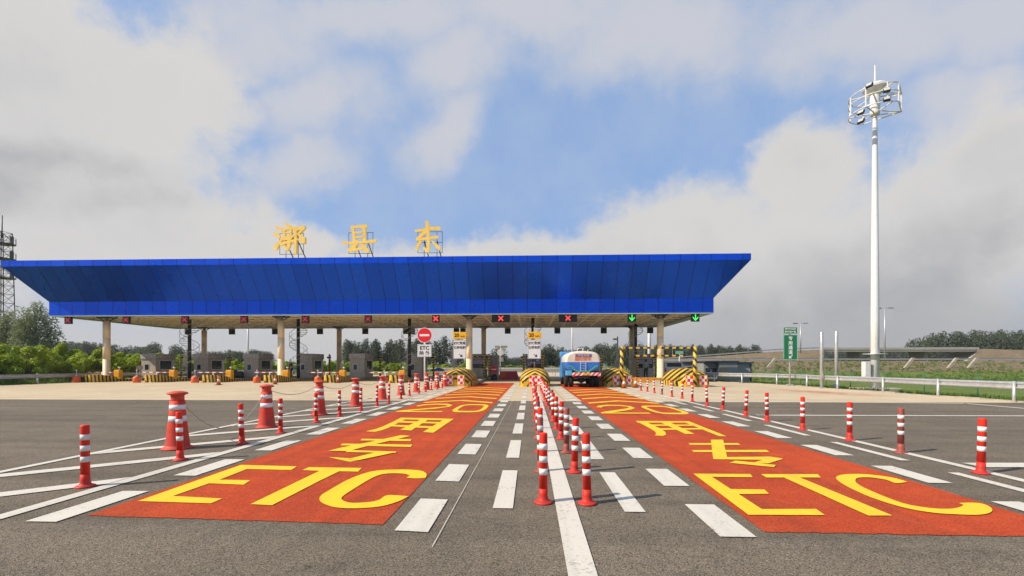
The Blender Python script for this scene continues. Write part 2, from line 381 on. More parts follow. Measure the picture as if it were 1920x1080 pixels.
def txt(body, size, mat_, parent, name, loc, rot=(math.pi/2, 0, 0), bold=0.0, depth=.004, sx=1., align='CENTER'):
    c = bpy.data.curves.new(name, 'FONT'); c.body = body; c.size = size; c.align_x = align; c.align_y = 'CENTER'; c.extrude = depth; c.offset = bold; c.resolution_u = 3
    o = bpy.data.objects.new(name, c); COL.objects.link(o); bpy.context.view_layer.update()
    me = bpy.data.meshes.new_from_object(o.evaluated_get(bpy.context.evaluated_depsgraph_get()))
    bpy.data.objects.remove(o); me.materials.clear(); me.materials.append(mat_)
    n = bpy.data.objects.new(name, me); COL.objects.link(n); n.parent = parent; n.location = loc; n.rotation_euler = rot; n.scale = (sx, 1, 1); return n
ORD = ['nearest', 'second', 'third', 'fourth', 'fifth', 'sixth', 'seventh', 'eighth', 'ninth', 'tenth', 'eleventh', 'twelfth', 'thirteenth', 'fourteenth', 'fifteenth', 'sixteenth', 'seventeenth', 'eighteenth', 'nineteenth', 'twentieth']
def nth(i, far): return ('nearest' if i == 0 else ORD[i]+' nearest') if i < far-1 else 'farthest'
# ------------------------------------------------------------------ ground
RAILPX = [(1330, 715.5), (1400, 719), (1481, 723), (1537, 728), (1612, 733), (1703, 740), (1828, 749), (1925, 756)]
RAIL = [gp(u, v) for u, v in RAILPX]; RAIL = [(RAIL[0][0]-.6, 75.), (RAIL[0][0]-.3, 56.)]+RAIL+[(RAIL[-1][0]+2.3, RAIL[-1][1]-9), (RAIL[-1][0]+4, -12)]
def railx(y):
    ys = [p[1] for p in RAIL][::-1]; xs = [p[0] for p in RAIL][::-1]
    return float(np.interp(y, ys, xs))
def sst(a, b, x):
    t = min(1, max(0, (x-a)/(b-a))); return t*t*(3-2*t)
def gz(x, y):
    z = -.05
    if y < 150: z += -.85*sst(railx(y)+1.2, railx(y)+5.5, x)*(1-sst(95, 130, y))
    if x < -39.5: z += -.3*sst(39.5, 43, -x)
    return z
xs = sorted(set([-1500,-700,-300,-150,-90]+list(range(-60,16,5))+[i*.8+15 for i in range(0,24)]+list(range(36,80,4))+[100,150,250,400,700,1500]))
ys = sorted(set([-60,-30]+list(range(-14,80,2))+list(range(80,150,6))+[160,200,300,500,900,1500,3000]))
b = bmesh.new(); G = [[b.verts.new((x, y, gz(x, y))) for x in xs] for y in ys]
for j in range(len(ys)-1):
    for i in range(len(xs)-1): b.faces.new((G[j][i], G[j][i+1], G[j+1][i+1], G[j+1][i]))
me = bpy.data.meshes.new('ground'); b.to_mesh(me); b.free(); me.materials.append(M_grass)
g = bpy.data.objects.new('ground', me); COL.objects.link(g); struct(g)
YB = 18.8
def paved(name, y0, y1, z, m, step=2.):
    n = max(2, int((y1-y0)/step)); mb = MB(); L = []; R = []
    for i in range(n+1):
        y = y0+(y1-y0)*i/n; L.append(mb.b.verts.new((-38.6, y, z))); R.append(mb.b.verts.new((railx(y)+.25, y, z)))
    for i in range(n): mb._f([L[i], R[i], R[i+1], L[i+1]])
    return struct(mb.build(name, m))
paved('asphalt_road', -12, YB, 0, M_asph); paved('concrete_apron', YB, 66, .002, M_apron)
struct(MB().flat([(-14, 66), (13, 66), (11, 110), (-24, 170), (-60, 170), (-16, 100)], .0).build('far_road', M_apron))
# kerb along the right rail
mb = MB()
for a, b_ in zip(RAIL[2:-2], RAIL[3:-1]):
    a = Vector((a[0]+.25, a[1], 0)); b_ = Vector((b_[0]+.25, b_[1], 0)); d = (b_-a).normalized(); n = Vector((-d.y, d.x, 0)); L = (b_-a).length; k = max(1, int(L/1.0))
    for i in range(k):
        p = a+d*(L*i/k); q = a+d*(L*(i+.97)/k); h = .02+random.uniform(0, .05)
        P = [p, q, q+n*.22, p+n*.22]
        A = [mb.b.verts.new((v.x, v.y, -.1)) for v in P]; B = [mb.b.verts.new((v.x, v.y, h)) for v in P]
        mb._f(B)
        for j in range(4): mb._f([A[j], A[(j+1)%4], B[(j+1)%4], B[j]])
struct(mb.build('kerb', M_conc))
# red lanes
XL0, XL1, XR0, XR1 = -4.37, -1.39, 2.09, 4.89
def redlane(px, y1, name):
    pts = [gp(*p) for p in px]
    # ragged short edge, straight long edges
    A, B = pts[0], pts[1]; out = []
    for i in range(41):
        t = i/40; out.append((A[0]+(B[0]-A[0])*t, A[1]+(B[1]-A[1])*t+random.uniform(-.012, .012)))
    x0, x1 = pts[0][0], pts[1][0]
    out += [(pts[2][0], y1), (pts[3][0], y1)]
    return struct(MB().flat(out, .006).build(name, M_redroad))
A = gp(172, 967.5); B = gp(717, 984.5); mx0, mx1 = A[0], B[0]
def lane(A, B, x0, x1, y1, name):
    n = 50; mb = MB(); pts = [(A[0]+(B[0]-A[0])*i/n, A[1]+(B[1]-A[1])*i/n+random.uniform(-.012, .012)) for i in range(n+1)]
    mb.flat(pts+[(x1, y1), (x0, y1)], .006); return struct(mb.build(name, M_redroad))
lane((-4.40, gp(172, 967.5)[1]), (-1.38, gp(717, 984.5)[1]), -4.36, -1.33, 37.6, 'red_lane_surface')
lane((2.09, gp(1433, 998)[1]), (4.90, gp(1433, 998)[1]-.03), 2.11, 4.92, 36, 'red_lane_surface')
# white markings
mw = MB(); Z = .010
def bar(x, wd, y0, y1, sk=0.): mw.flat([(x-wd/2, y0), (x+wd/2, y0-sk), (x+wd/2, y1-sk), (x-wd/2, y1)], Z)
bar(.37, .21, -8, 29.8)
bar(-5.2, .17, -6, 34); bar(-7.38, .14, -6, 17.5); mw.flat([(-7.45, 17.5), (-7.31, 17.5), (-5.9, 30), (-6.05, 30)], Z)
y = 5.0-1.75*6
while y < 25:
    e = y+.84; 
    if y > -4:
        mw.flat([(-5.30, e), (-5.30, e-.34), (-7.30, e-2.06), (-7.30, e-1.72)], Z)
    y += 1.75
for i in range(0, 17):
    y0 = 4.05+i*1.757; bar(-1.07, .31, y0, y0+.98, .03)
for i in range(0, 17):
    y0 = 4.14+i*1.80; bar(-4.66, .31, y0, y0+1.05)
for i in range(0, 18):
    y0 = 4.02+i*1.66; bar(1.80, .31, y0, y0+.92)
for i in range(-1, 17):
    y0 = 4.20+i*1.757; bar(5.17, .30, y0-.0, y0+.98)
for i in range(0, 9):
    y0 = 4.72+i*2.57; bar(-.29, .21, y0, y0+1.7); bar(1.06, .21, y0-.06, y0+1.64); bar(5.84, .15, 4.84+i*2.5, 6.54+i*2.5)
bar(6.35, .16, -6, 31)
# crossing lines on the right
def pl(pts, wd):
    pts = [gp(*p) for p in pts]
    for (a, c), (d, e) in zip(pts[:-1], pts[1:]):
        v = Vector((d-a, e-c)).normalized(); n = Vector((-v.y, v.x))*wd/2
        mw.flat([(a-n.x, c-n.y), (d-n.x, e-n.y), (d+n.x, e+n.y), (a+n.x, c+n.y)], Z+.001)
pl([(1305, 754), (1560, 754.5)], .2); pl([(1561, 754.5), (1810, 757)], .2); pl([(1811, 757), (1990, 772)], .2)
pl([(1418, 779), (2100, 781)], .2); pl([(1822, 873), (2400, 873)], .3)
mw.flat([(-.81, 3.7), (-.803, 3.7), (-.745, 19.), (-.752, 19.)], Z)
struct(mw.build('white_road_marking', M_mw))
# thin scored line on the asphalt
# yellow lettering, traced from where the paint lies
my = MB(); ZY = .012; zc = [0]
def rounded(P):
    n = len(P)
    if n < 14: return P
    P = [Vector(p) for p in P]; out = []
    def corner(i):
        a = P[i]-P[i-1]; b = P[(i+1) % n]-P[i]; a.y *= 2.5; b.y *= 2.5
        return a.angle(b) > math.radians(62)
    for i in range(n):
        p1, p2 = P[i], P[(i+1) % n]; p0 = p1 if corner(i) else P[i-1]; p3 = p2 if corner((i+1) % n) else P[(i+2) % n]
        for k in range(4):
            t = k/4; out.append(tuple(.5*((2*p1)+(-p0+p2)*t+(2*p0-5*p1+4*p2-p3)*t*t+(-p0+3*p1-3*p2+p3)*t**3)))
    return out
def yp(pts, tf=None, src=None, dx=0, dy=0):
    zc[0] += 1; z = ZY+(zc[0] % 12)*.0006
    if src == 3: pts = [(600+a/3.8575, 720+c/3.8575) for a, c in pts]
    if src == 4: pts = [(a/3.097, 680+c/3.097) for a, c in pts]
    if src == 6: pts = [(1040+a/4.364, 700+c/4.364) for a, c in pts]
    if src == 7: pts = [(1300+a/3, 700+c/3) for a, c in pts]
    w_ = [gp(*p) for p in rounded(pts)]; my.flat([(x+dx, y+dy) for x, y in w_], z)
yp([(1400,598),(1725,607),(1690,628),(1435,622),(1275,685),(1455,688),(1415,714),(1215,706),(1005,780),(1290,795),(1225,823),(800,810)], src=4)
yp([(579,877.6),(678,879),(671.3,886),(636,885.3),(600,902.8),(510,949.5),(469.8,947.4),(599,884.6),(566.7,883)])
yp([(640,820),(560,860),(430,895),(250,908),(110,900),(20,870),(-4,842),(10,812),(60,780),(200,700),(330,650),(440,630),(600,625),(720,632),(765,650),(770,668),(765,685),(700,690),(625,685),(650,668),(600,655),(480,655),(390,680),(270,750),(165,820),(165,850),(230,868),(360,862),(430,845),(490,812)], src=3)
# right lane letters
yp([(0,570),(320,572),(335,590),(105,588),(210,657),(400,660),(425,684),(255,686),(385,771),(690,770),(740,805),(310,803)], src=7)
yp([(1291,889.5),(1302,889.5),(1342,923),(1403,967.5),(1380,957)], ) if False else None
yp([(380,573),(700,573),(717,592),(600,592),(1120,808),(985,808),(510,592),(410,592)], src=7)
yp([(1205,617),(1140,624),(1085,605),(1000,592),(940,592),(915,600),(920,625),(1000,668),(1180,738),(1330,765),(1440,770),(1500,760),(1520,748),(1495,737),(1560,735),(1620,740),(1665,757),(1682,778),(1660,795),(1600,804),(1500,802),(1350,792),(1180,762),(1000,705),(860,640),(805,600),(815,582),(870,573),(960,573),(1060,583),(1140,597)], src=7)
def seg(pts): yp(pts, src=3)
# zhuan (left lane)
seg([(300,402),(662,404),(655,419),(295,414)]); seg([(160,437),(668,445),(655,462),(150,450)])
seg([(585,376),(655,381),(345,455),(205,492),(60,490),(160,465),(330,432)]); seg([(190,484),(555,496),(548,506),(190,500)])
seg([(440,492),(552,500),(275,560),(200,551)]); seg([(60,533),(205,541),(302,553),(215,568)])
def zseg(pts): yp(pts, src=6)
zseg([(1095,576),(1500,576),(1522,590),(1108,590)]); zseg([(1120,634),(1730,632),(1760,650),(1140,650)]); zseg([(1278,548),(1378,548),(1412,695),(1296,702)])
zseg([(1296,694),(1400,692),(1760,688),(1870,704),(1800,716),(1300,710)]); zseg([(1745,700),(1868,708),(1745,745),(1630,738)]); zseg([(1432,740),(1480,722),(1640,738),(1810,758),(1795,776)])
# yong
YONG = [[(585,247),(968,256),(945,268),(575,259)], [(905,255),(968,256),(820,358),(745,352)], [(745,252),(795,254),(660,342),(580,336)],
        [(570,272),(885,281),(865,292),(555,283)], [(520,300),(840,313),(815,326),(500,311)], [(585,247),(640,249),(565,285),(500,318),(445,338),(400,349),(330,346),(400,330),(455,310),(520,280)]]
for p in YONG:
    seg(p)
SH = gp(1040+665/4.364, 700+393/4.364); S0 = gp(600+585/3.8575, 720+247/3.8575)
zseg([(665,393),(1085,396),(1110,407),(680,407)]); zseg([(1040,396),(1100,396),(1408,520),(1345,518)]); zseg([(845,395),(925,396),(1142,500),(1068,500)])
zseg([(745,423),(1130,424),(1150,434),(765,434)]); zseg([(800,455),(1195,453),(1220,464),(830,468)]); zseg([(665,393),(735,396),(860,455),(905,485),(912,508),(885,518),(820,514),(832,500),(820,480),(770,450)])
def wstroke(pts, wx, dx=0, dy=0):
    zc[0] += 1; z = ZY+(zc[0] % 12)*.0006; L = []; R = []
    for i, p in enumerate(pts):
        a = Vector(pts[max(0, i-1)]); c = Vector(pts[min(len(pts)-1, i+1)]); d = (c-a); d = Vector((d.x*2.2, d.y*1.0)).normalized(); n = Vector((-d.y, d.x*2.6))*wx/2
        L.append((p[0]+n.x+dx, p[1]+n.y+dy)); R.append((p[0]-n.x+dx, p[1]-n.y+dy))
    for i in range(len(pts)-1): my.flat([L[i], L[i+1], R[i+1], R[i]], z)
def ring(cx, cy, rx, ry, n=28):
    P = []
    for i in range(n+1):
        t = i*2*math.pi/n; c, s = math.cos(t), math.sin(t)
        P.append((cx+rx*math.copysign(abs(c)**.55, c), cy+ry*math.copysign(abs(s)**.55, s)))
    return P
for dx, dy in ((0, 0), (6.45, -.25)):
    wstroke([(-4.08,16.2),(-3.95,16.7),(-3.6,17.05),(-3.2,17.0),(-2.95,16.6),(-2.95,16.1),(-3.2,15.6),(-3.7,15.0),(-4.1,14.55),(-4.2,14.35)], .17, dx, dy)
    wstroke([(-4.28,14.35),(-2.8,14.35)], .11, dx, dy)
    wstroke(ring(-2.04, 15.6, .46, 1.25), .16, dx, dy)
    for yk in (18.7, 20.9, 23.1, 25.3, 27.4, 29.4):
        if dx and yk > 28: continue
        my.flat([(-4.2+dx, yk-1.1), (-2.86+dx, yk), (-1.5+dx, yk-1.1), (-1.5+dx, yk-.62), (-2.86+dx, yk+.48), (-4.2+dx, yk-.62)], ZY)
struct(my.build('yellow_road_marking', M_my))
# ------------------------------------------------------------------ bollards
def make_bollard(label, loc, group):
    t = thing('bollard', label, 'bollard', loc, group)
    MB().lathe([(.102,0),(.104,.012),(.092,.022),(.066,.03),(.054,.048),(.049,.09),(.0475,.16)], n=20).build('base', M_red, t)
    MB().lathe([(.0465,.15),(.0445,.745),(.042,.758),(.026,.763)], n=18).build('post', M_red, t)
    for z in (.31, .445, .58): MB().lathe([(.0468,z),(.0465,z+.068)], n=18).build('reflective_band', M_white, t)
    return t
bol0 = None
def bollard(x, y, label, group, faded=False, tilt=.035):
    global bol0
    if bol0 is None: bol0 = make_bollard(label, (x, y, 0), group); return bol0
    return dup(bol0, (x, y, 0), label, group, rot=(random.uniform(-tilt, tilt), random.uniform(-tilt, tilt), random.uniform(0, 6)),
               remap={'fresh red plastic': M_redfade} if faded else None)
# centre rows
G = 'flexible bollards on both sides of the centre line'
for i in range(17):
    y = 4.955+1.44*i
    bollard(.15+random.uniform(-.012, .012), y, f'red and white bollard, {nth(i,17)} in the row left of the centre white line', G, i in (1, 3, 8, 12))
for i in range(17):
    y = 4.94+1.43*i
    bollard(.60+random.uniform(-.012, .012), y, f'red and white bollard, {nth(i,17)} in the row right of the centre white line', G, i in (2, 6, 7, 11))
LB = [(160,916),(338,866),(454,835),(526,815),(593,795),(637,784),(677,774),(707,765),(729,759),(752,751),(768,745.6),(785,741),(798,738),(809,735),(820,733),(829,731)]
for i, (u, v) in enumerate(LB):
    x, y = gp(u, v-3); bollard(x, y, f'red and white bollard, {nth(i,len(LB))} in the row along the left hatched strip', 'flexible bollards along the left hatched strip', False, .045)
RB = [(1839,890),(1689,851),(1593,828),(1505,808),(1438,792),(1398,782.5),(1355,771),(1326,764),(1298,755),(1279,749.5),(1260,746),(1241,741.7),(1227,739.4),(1213.7,737),(1202,735)]
for i, (u, v) in enumerate(RB):
    x, y = gp(u, v-2); bollard(x, y, f'red and white bollard, {nth(i,len(RB))} in the right row beside the solid white line', 'flexible bollards in the right row', i in (1, 11), .04)
# ------------------------------------------------------------------ big cones with a chain
CN = [(333,841),(500,801.5),(599,778),(667,762),(717,749.5),(752,741),(781,735),(800,731),(819,727.5),(834,725),(850,722.5)]
cps = [gp(*c) for c in CN]; big0 = None
for i, (x, y) in enumerate(cps):
    lab = f'large flat-capped red cone, {nth(i,len(cps))} in the row behind the left bollards'
    if big0 is None:
        t = thing('traffic_cone', lab, 'traffic cone', (x, y, 0), 'large cones linked by a chain')
        MB().lathe([(0.2407,0),(0.249,.015),(0.2324,.03),(0.195,.045),(0.1843,.08),(0.1286,.58),(0.1179,.86)], n=28).build('cone_body', M_cone, t)
        MB().lathe([(0.1062,.82),(0.1013,.90),(0.1029,.955),(0.1535,.975),(0.166,.99),(0.1369,1.01),(0.0747,1.03),(0.0166,1.035)], n=28).build('cap', mat('dusty red cap plastic', (.58,.07,.035), .7, var=.2, scale=9), t)
        MB().lathe([(0.1411,.49),(0.1299,.59)], n=28).build('reflective_band', M_white, t)
        MB().lathe([(0.1266,.70),(0.1224,.79)], n=28).build('reflective_band', M_white, t)
        big0 = t
    else: dup(big0, (x, y, 0), lab, None, rot=(0, 0, random.uniform(0, 6)))
for i in range(0, 7):
    (x0, y0), (x1, y1) = cps[i], cps[i+1]; L = math.dist(cps[i], cps[i+1]); pts = []
    sag = .22 if i else .75
    z0 = .93
    for k in range(13):
        t = k/12; pts.append((x0+(x1-x0)*t, y0+(y1-y0)*t, z0-sag*4*t*(1-t)))
    tag(MB().path(pts, .008, 5).build('chain', mat('dull chain plastic', (.35, .30, .26), .6)), f'thin slack chain from the {nth(i,12)} large cone to the next one', 'chain', 'chains between the large cones')
# ------------------------------------------------------------------ canopy
YF, YBK = 38.0, 52.0; ZBOT = 5.78; ZMID = 6.98; ZSL = 9.70; ZTOP = 10.2
CX0, CX1 = ax(92, YF), ax(1338, YF); YT = 36.25; CT0, CT1 = ax(3, YT), ax(1408, YT); YTB = YBK+1.8
can = thing('toll_canopy', 'long blue metal canopy on cream round columns spanning all toll lanes', 'canopy', ((CX0+CX1)/2, YF, 0))
cx = (CX0+CX1)/2
def loc(p): return (p[0]-cx, p[1]-YF, p[2])
def quadring(mb, x0, x1, y0, y1, z0, X0, X1, Y0, Y1, z1, sides='FBLR'):
    a = [loc(p) for p in ((x0,y0,z0),(x1,y0,z0),(x1,y1,z0),(x0,y1,z0))]; c = [loc(p) for p in ((X0,Y0,z1),(X1,Y0,z1),(X1,Y1,z1),(X0,Y1,z1))]
    A = [mb.b.verts.new(p) for p in a]; C = [mb.b.verts.new(p) for p in c]
    for i in range(4): mb._f([A[i], A[(i+1)%4], C[(i+1)%4], C[i]])
mb = MB(); quadring(mb, CX0, CX1, YF, YBK, ZBOT, CX0, CX1, YF, YBK, ZMID)
quadring(mb, CX0+.25, CX1-.25, YF+.25, YBK-.25, ZBOT, CX0+.25, CX1-.25, YF+.25, YBK-.25, ZMID)
mb2 = mb.build('lower_fascia', M_blue, can)
mb = MB(); quadring(mb, CX0, CX1, YF+.02, YBK-.02, ZMID, CT0, CT1, YT, YTB, ZSL); mb.build('sloping_fascia', M_blue, can)
mb = MB(); quadring(mb, CT0, CT1, YT-.03, YTB, ZSL, CT0, CT1, YT-.03, YTB, ZTOP); mb.build('upper_fascia', M_blue, can)
mb = MB(); a = [loc(p) for p in ((CT0+.01,YT-.02,ZTOP-.02),(CT1-.01,YT-.02,ZTOP-.02),(CT1-.01,YTB,ZTOP-.02),(CT0+.01,YTB,ZTOP-.02))]; mb._f([mb.b.verts.new(p) for p in a]); mb.build('roof', M_whitepaint, can)
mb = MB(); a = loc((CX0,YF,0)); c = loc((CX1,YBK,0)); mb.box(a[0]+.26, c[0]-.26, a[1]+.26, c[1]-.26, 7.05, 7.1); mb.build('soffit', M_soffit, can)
mb = MB()      # bottom rim strip below the fascia
for (x0,x1,y0,y1) in ((a[0],c[0],a[1]+.003,a[1]+.25),(a[0],c[0],c[1]-.25,c[1]-.003),(a[0],a[0]+.55,a[1]+.25,c[1]-.25),(c[0]-.9,c[0],a[1]+.25,c[1]-.25)): mb.box(x0, x1, y0, y1, ZBOT-.06, ZBOT)
mb.build('bottom_trim', mat('pale green trim', (.42,.52,.38), .5), can)
# space frame
mb = MB(); nx, ny = 36, 8; W0, W1 = a[0]+.5, c[0]-.5; D0, D1 = a[1]+.5, c[1]-.5; dxx = (W1-W0)/nx; dyy = (D1-D0)/ny; zb, zt = 5.86, 6.75
for j in range(ny+1): mb.tube((W0, D0+j*dyy, zb), (W1, D0+j*dyy, zb), .055, n=5)
for i in range(nx+1): mb.tube((W0+i*dxx, D0, zb), (W0+i*dxx, D1, zb), .042, n=5)
for j in range(ny): mb.tube((W0+dxx/2, D0+(j+.5)*dyy, zt), (W1-dxx/2, D0+(j+.5)*dyy, zt), .045, n=5)
for i in range(nx): mb.tube((W0+(i+.5)*dxx, D0+dyy/2, zt), (W0+(i+.5)*dxx, D1-dyy/2, zt), .035, n=5)
for i in range(nx):
    for j in range(ny):
        t = (W0+(i+.5)*dxx, D0+(j+.5)*dyy, zt)
        for (p, q) in ((0,0),(1,0),(0,1),(1,1)): mb.tube((W0+(i+p)*dxx, D0+(j+q)*dyy, zb), t, .034, n=4, cap=False)
mb.build('space_frame', M_truss, can)
def column(u, Y, r, z1):
    x = ax(u, Y); lx, ly, _ = loc((x, Y, 0)); mb = MB()
    mb.lathe([(r+.03,.15),(r+.03,.5),(r,.52),(r,2.0),(r-.012,2.005),(r-.012,2.03),(r,2.035),(r,3.9),(r-.012,3.905),(r-.012,3.93),(r,3.935),(r,z1-.35),(r*.6,z1-.34),(r*.6,z1-.06)], c=(lx, ly, 0), n=28)
    col = mb.build('column', M_cream, can)
    mb = MB(); mb.box(lx-.5, lx+.5, ly-.5, ly+.5, z1-.08, z1-.02)
    for s in ((-1,-1),(1,-1),(-1,1),(1,1)): mb.tube((lx+s[0]*.15, ly+s[1]*.15, z1-.3), (lx+s[0]*1.2, ly+s[1]*.9, zb+.55), .05, n=6)
    mb.build('capital', mat('blue grey bracket', (.05,.06,.12), .5), col)
for u in (200, 527, 880, 1238): column(u, 39.5, .275, ZBOT)
for u in (383, 636, 907, 1185): column(u, 50.6, .27, ZBOT)
# ------------------------------------------------------------------ rooftop characters
def stroke_outline(pts, w0, w1):
    n = len(pts); P = [Vector(p) for p in pts]; L = []; R = []
    for i, p in enumerate(P):
        d = (P[min(n-1, i+1)]-P[max(0, i-1)]).normalized(); nn = Vector((-d.y, d.x)); wv = (w0+(w1-w0)*i/(n-1))
        L.append(p+nn*wv); R.append(p-nn*wv)
    def cap(c, d, wv):
        base = math.atan2(d.y, d.x); return [c+Vector((math.cos(base+t), math.sin(base+t)))*wv for t in (.9, .45, 0, -.45, -.9)]
    d0 = (P[0]-P[1]).normalized(); d1 = (P[-1]-P[-2]).normalized()
    return L+cap(P[-1], d1, w1)+R[::-1]+cap(P[0], d0, w0)
CH = {
 0: [([(240,315),(290,345),(345,375)],26,40), ([(190,470),(240,495),(285,525)],32,42), ([(215,790),(270,700),(390,575)],52,18), ([(450,250),(530,320)],28,42),
     ([(350,405),(500,365),(640,335)],22,26), ([(410,400),(415,540)],24,26), ([(560,380),(555,540)],24,24), ([(420,455),(560,440)],13,13), ([(390,545),(600,530)],22,22), ([(360,600),(630,565),(560,620)],26,24),
     ([(520,590),(515,740),(480,820)],36,34), ([(345,700),(480,665),(625,620)],34,26), ([(430,750),(480,820)],22,30), ([(670,340),(668,620),(665,900)],36,28), ([(690,375),(790,340),(850,315)],34,30),
     ([(860,335),(800,400),(735,480)],30,22), ([(730,480),(800,540),(850,600)],24,44), ([(850,570),(860,670)],38,30), ([(850,660),(720,595)],34,18)],
 1: [([(375,315),(410,480),(430,650)],34,36), ([(640,300),(650,470),(650,640)],42,30), ([(360,325),(550,300),(690,300)],24,36), ([(440,440),(530,435),(610,425)],14,16), ([(440,550),(540,545),(610,530)],18,20),
     ([(160,675),(330,675),(480,672)],24,30), ([(480,672),(700,650),(890,630)],26,36), ([(480,660),(420,750),(320,830)],40,42), ([(330,840),(480,810),(640,790)],34,22), ([(610,730),(670,790),(720,850)],38,44)],
 2: [([(485,205),(510,250),(500,320)],34,44), ([(240,400),(400,385),(560,350),(765,345)],22,38), ([(500,370),(400,470),(290,590)],36,40), ([(290,600),(500,570),(730,540)],26,30), ([(520,420),(525,640),(515,830)],36,38),
     ([(430,790),(510,865)],24,32), ([(340,650),(300,720),(265,800)],32,36), ([(620,650),(690,710),(760,790)],20,44)]}
LBL = ['gold rooftop character with three water strokes, leftmost above the blue canopy', 'gold rooftop character with a wide crossbar, middle one above the blue canopy', 'gold rooftop character with a dot on top, rightmost above the blue canopy']
for i, u0 in enumerate((500, 630, 760)):
    YL = 38.4; dpx = ay(960, 684, YL); s = F/ (YL) ; xc = ax(u0+46, YL); t = thing('roof_character', LBL[i], 'roof letter', (xc, YL, ZTOP-.02), 'gold characters on the canopy roof')
    mb = MB()
    for k, (pts, w0, w1) in enumerate(CH[i]):
        P = [((u0+p[0]/12), (400+p[1]/12)) for p in pts]; Q = []
        for uu, vv in P:
            q = ay(uu, vv, YL); Q.append((q[0]-xc, q[2]-(ZTOP-.02)))
        o_ = stroke_outline(Q, w0/12/s, w1/12/s); mb.prism_xz([(v.x, v.y) for v in o_], -.14-.004*k, .02+.003*k)
    mb.build('character', M_gold, t)
    mb = MB(); fx0, fx1 = -1.05, 1.05
    for x in (fx0, -.5, .6, fx1): mb.tube((x, .08, .85 if abs(x) > 1 else 0), (x, .08, 2.68), .022, n=5)
    for z in (.87, 1.75, 2.66): mb.tube((fx0, .08, z), (fx1, .08, z), .022, n=5)
    for x in (-.5, .6):
        mb.tube((x, .1, 1.9), (x+.28, 1.6, -.05), .05, n=6); mb.tube((x, .08, -.05), (x, .08, .8), .03, n=5)
    mb.build('support_frame', M_dark, t)
# ------------------------------------------------------------------ lane signals
SG = [(127,14,'x'),(236,14,'x'),(346,14,'x'),(457,14,'x'),(572,14,'x'),(690,14,'x'),(817,14,'X'),(939,34,'X'),(1065,34,'X'),(1185,15,'v'),(1304,15,'v')]
names = ['leftmost', 'second from the left', 'third from the left', 'fourth from the left', 'fifth from the left', 'sixth from the left', 'seventh, above the round no-entry sign']
for i, (u, wpx, k) in enumerate(SG):
    Y = 38.32; x = ax(u, Y); s = 22.3; hw = wpx/2/s; hh = .33; zc_ = ZBOT-.36
    if i < 7: lab = f'square lane signal with a red cross under the canopy, {names[i]}'
    elif i == 7: lab = 'wide black lane signal with a red cross above the left red lane'
    elif i == 8: lab = 'wide black lane signal with a red cross above the tanker truck'
    elif i == 9: lab = 'square lane signal with a green down arrow, left one of two'
    else: lab = 'square lane signal with a green down arrow near the right canopy end'
    t = thing('lane_signal', lab, 'lane signal', (x, Y, zc_), 'lane signals under the canopy edge')
    MB().box(-hw, hw, 0, .16, -hh, hh).build('housing', M_black if wpx > 20 else mat('dark signal case', (.02,.012,.012), .5), t, bevel=.01)
    if wpx < 20: MB().box(-hw+.03, hw-.03, -.006, -.001, -hh+.03, hh-.03).build('matrix_face', M_greenmatrix if k == 'v' else M_redmatrix, t)
    mb = MB(); a_ = .22 if k != 'x' else .2; th = .05
    if k in 'xX':
        for sg in (1, -1):
            d = Vector((1, sg)).normalized(); n = Vector((-d.y, d.x))*(th if k == 'X' else .028); p, q = -d*a_*1.25, d*a_*1.25
            mb.prism_xz([(p.x+n.x, p.y+n.y), (q.x+n.x, q.y+n.y), (q.x-n.x, q.y-n.y), (p.x-n.x, p.y-n.y)], -.02-.002*sg, -.008)
    else:
        mb.prism_xz([(-.035, .27), (.035, .27), (.035, -.2), (-.035, -.2)], -.02, -.008)
        mb.prism_xz([(0, -.28), (.22, -.02), (.22, .08), (0, -.17), (-.22, .08), (-.22, -.02)], -.023, -.008)
    mb.build('symbol', M_redlampdim if k == 'x' else (M_redlamp if k == 'X' else M_greenlamp), t)
    MB().box(-hw*.6, -hw*.6+.04, .06, .10, hh, hh+.35).box(hw*.6-.04, hw*.6, .06, .10, hh, hh+.35).build('bracket', M_steel, t)
RB_ = [353, 435, 516, 600, 685, 767, 862, 952, 1045, 1132, 1219]
rn = ['leftmost', 'second from the left', 'third from the left', 'fourth from the left', 'fifth from the left', 'sixth from the left', 'wide one behind a yellow plate', 'above the left red lane', 'just left of the tanker', 'just right of the tanker', 'rightmost']
for i, u in enumerate(RB_):
    Y = 51.6; x = ax(u, Y); hw = .33 if i != 6 and i != 5 else .68
    t = thing('rear_signal', f'black hanging box signal under the rear edge, {rn[i]}', 'lane signal', (x, Y, ZBOT-.42), 'black box signals at the rear canopy edge')
    MB().box(-hw, hw, -.1, .1, -.33, .27).build('housing', M_black, t, bevel=.01)
    MB().box(-hw, hw, -.16, .1, .272, .33).build('hood', M_steel, t)
    MB().box(-.2, -.17, 0, .03, .33, .6).box(.17, .2, 0, .03, .33, .6).build('bracket', M_steel, t)
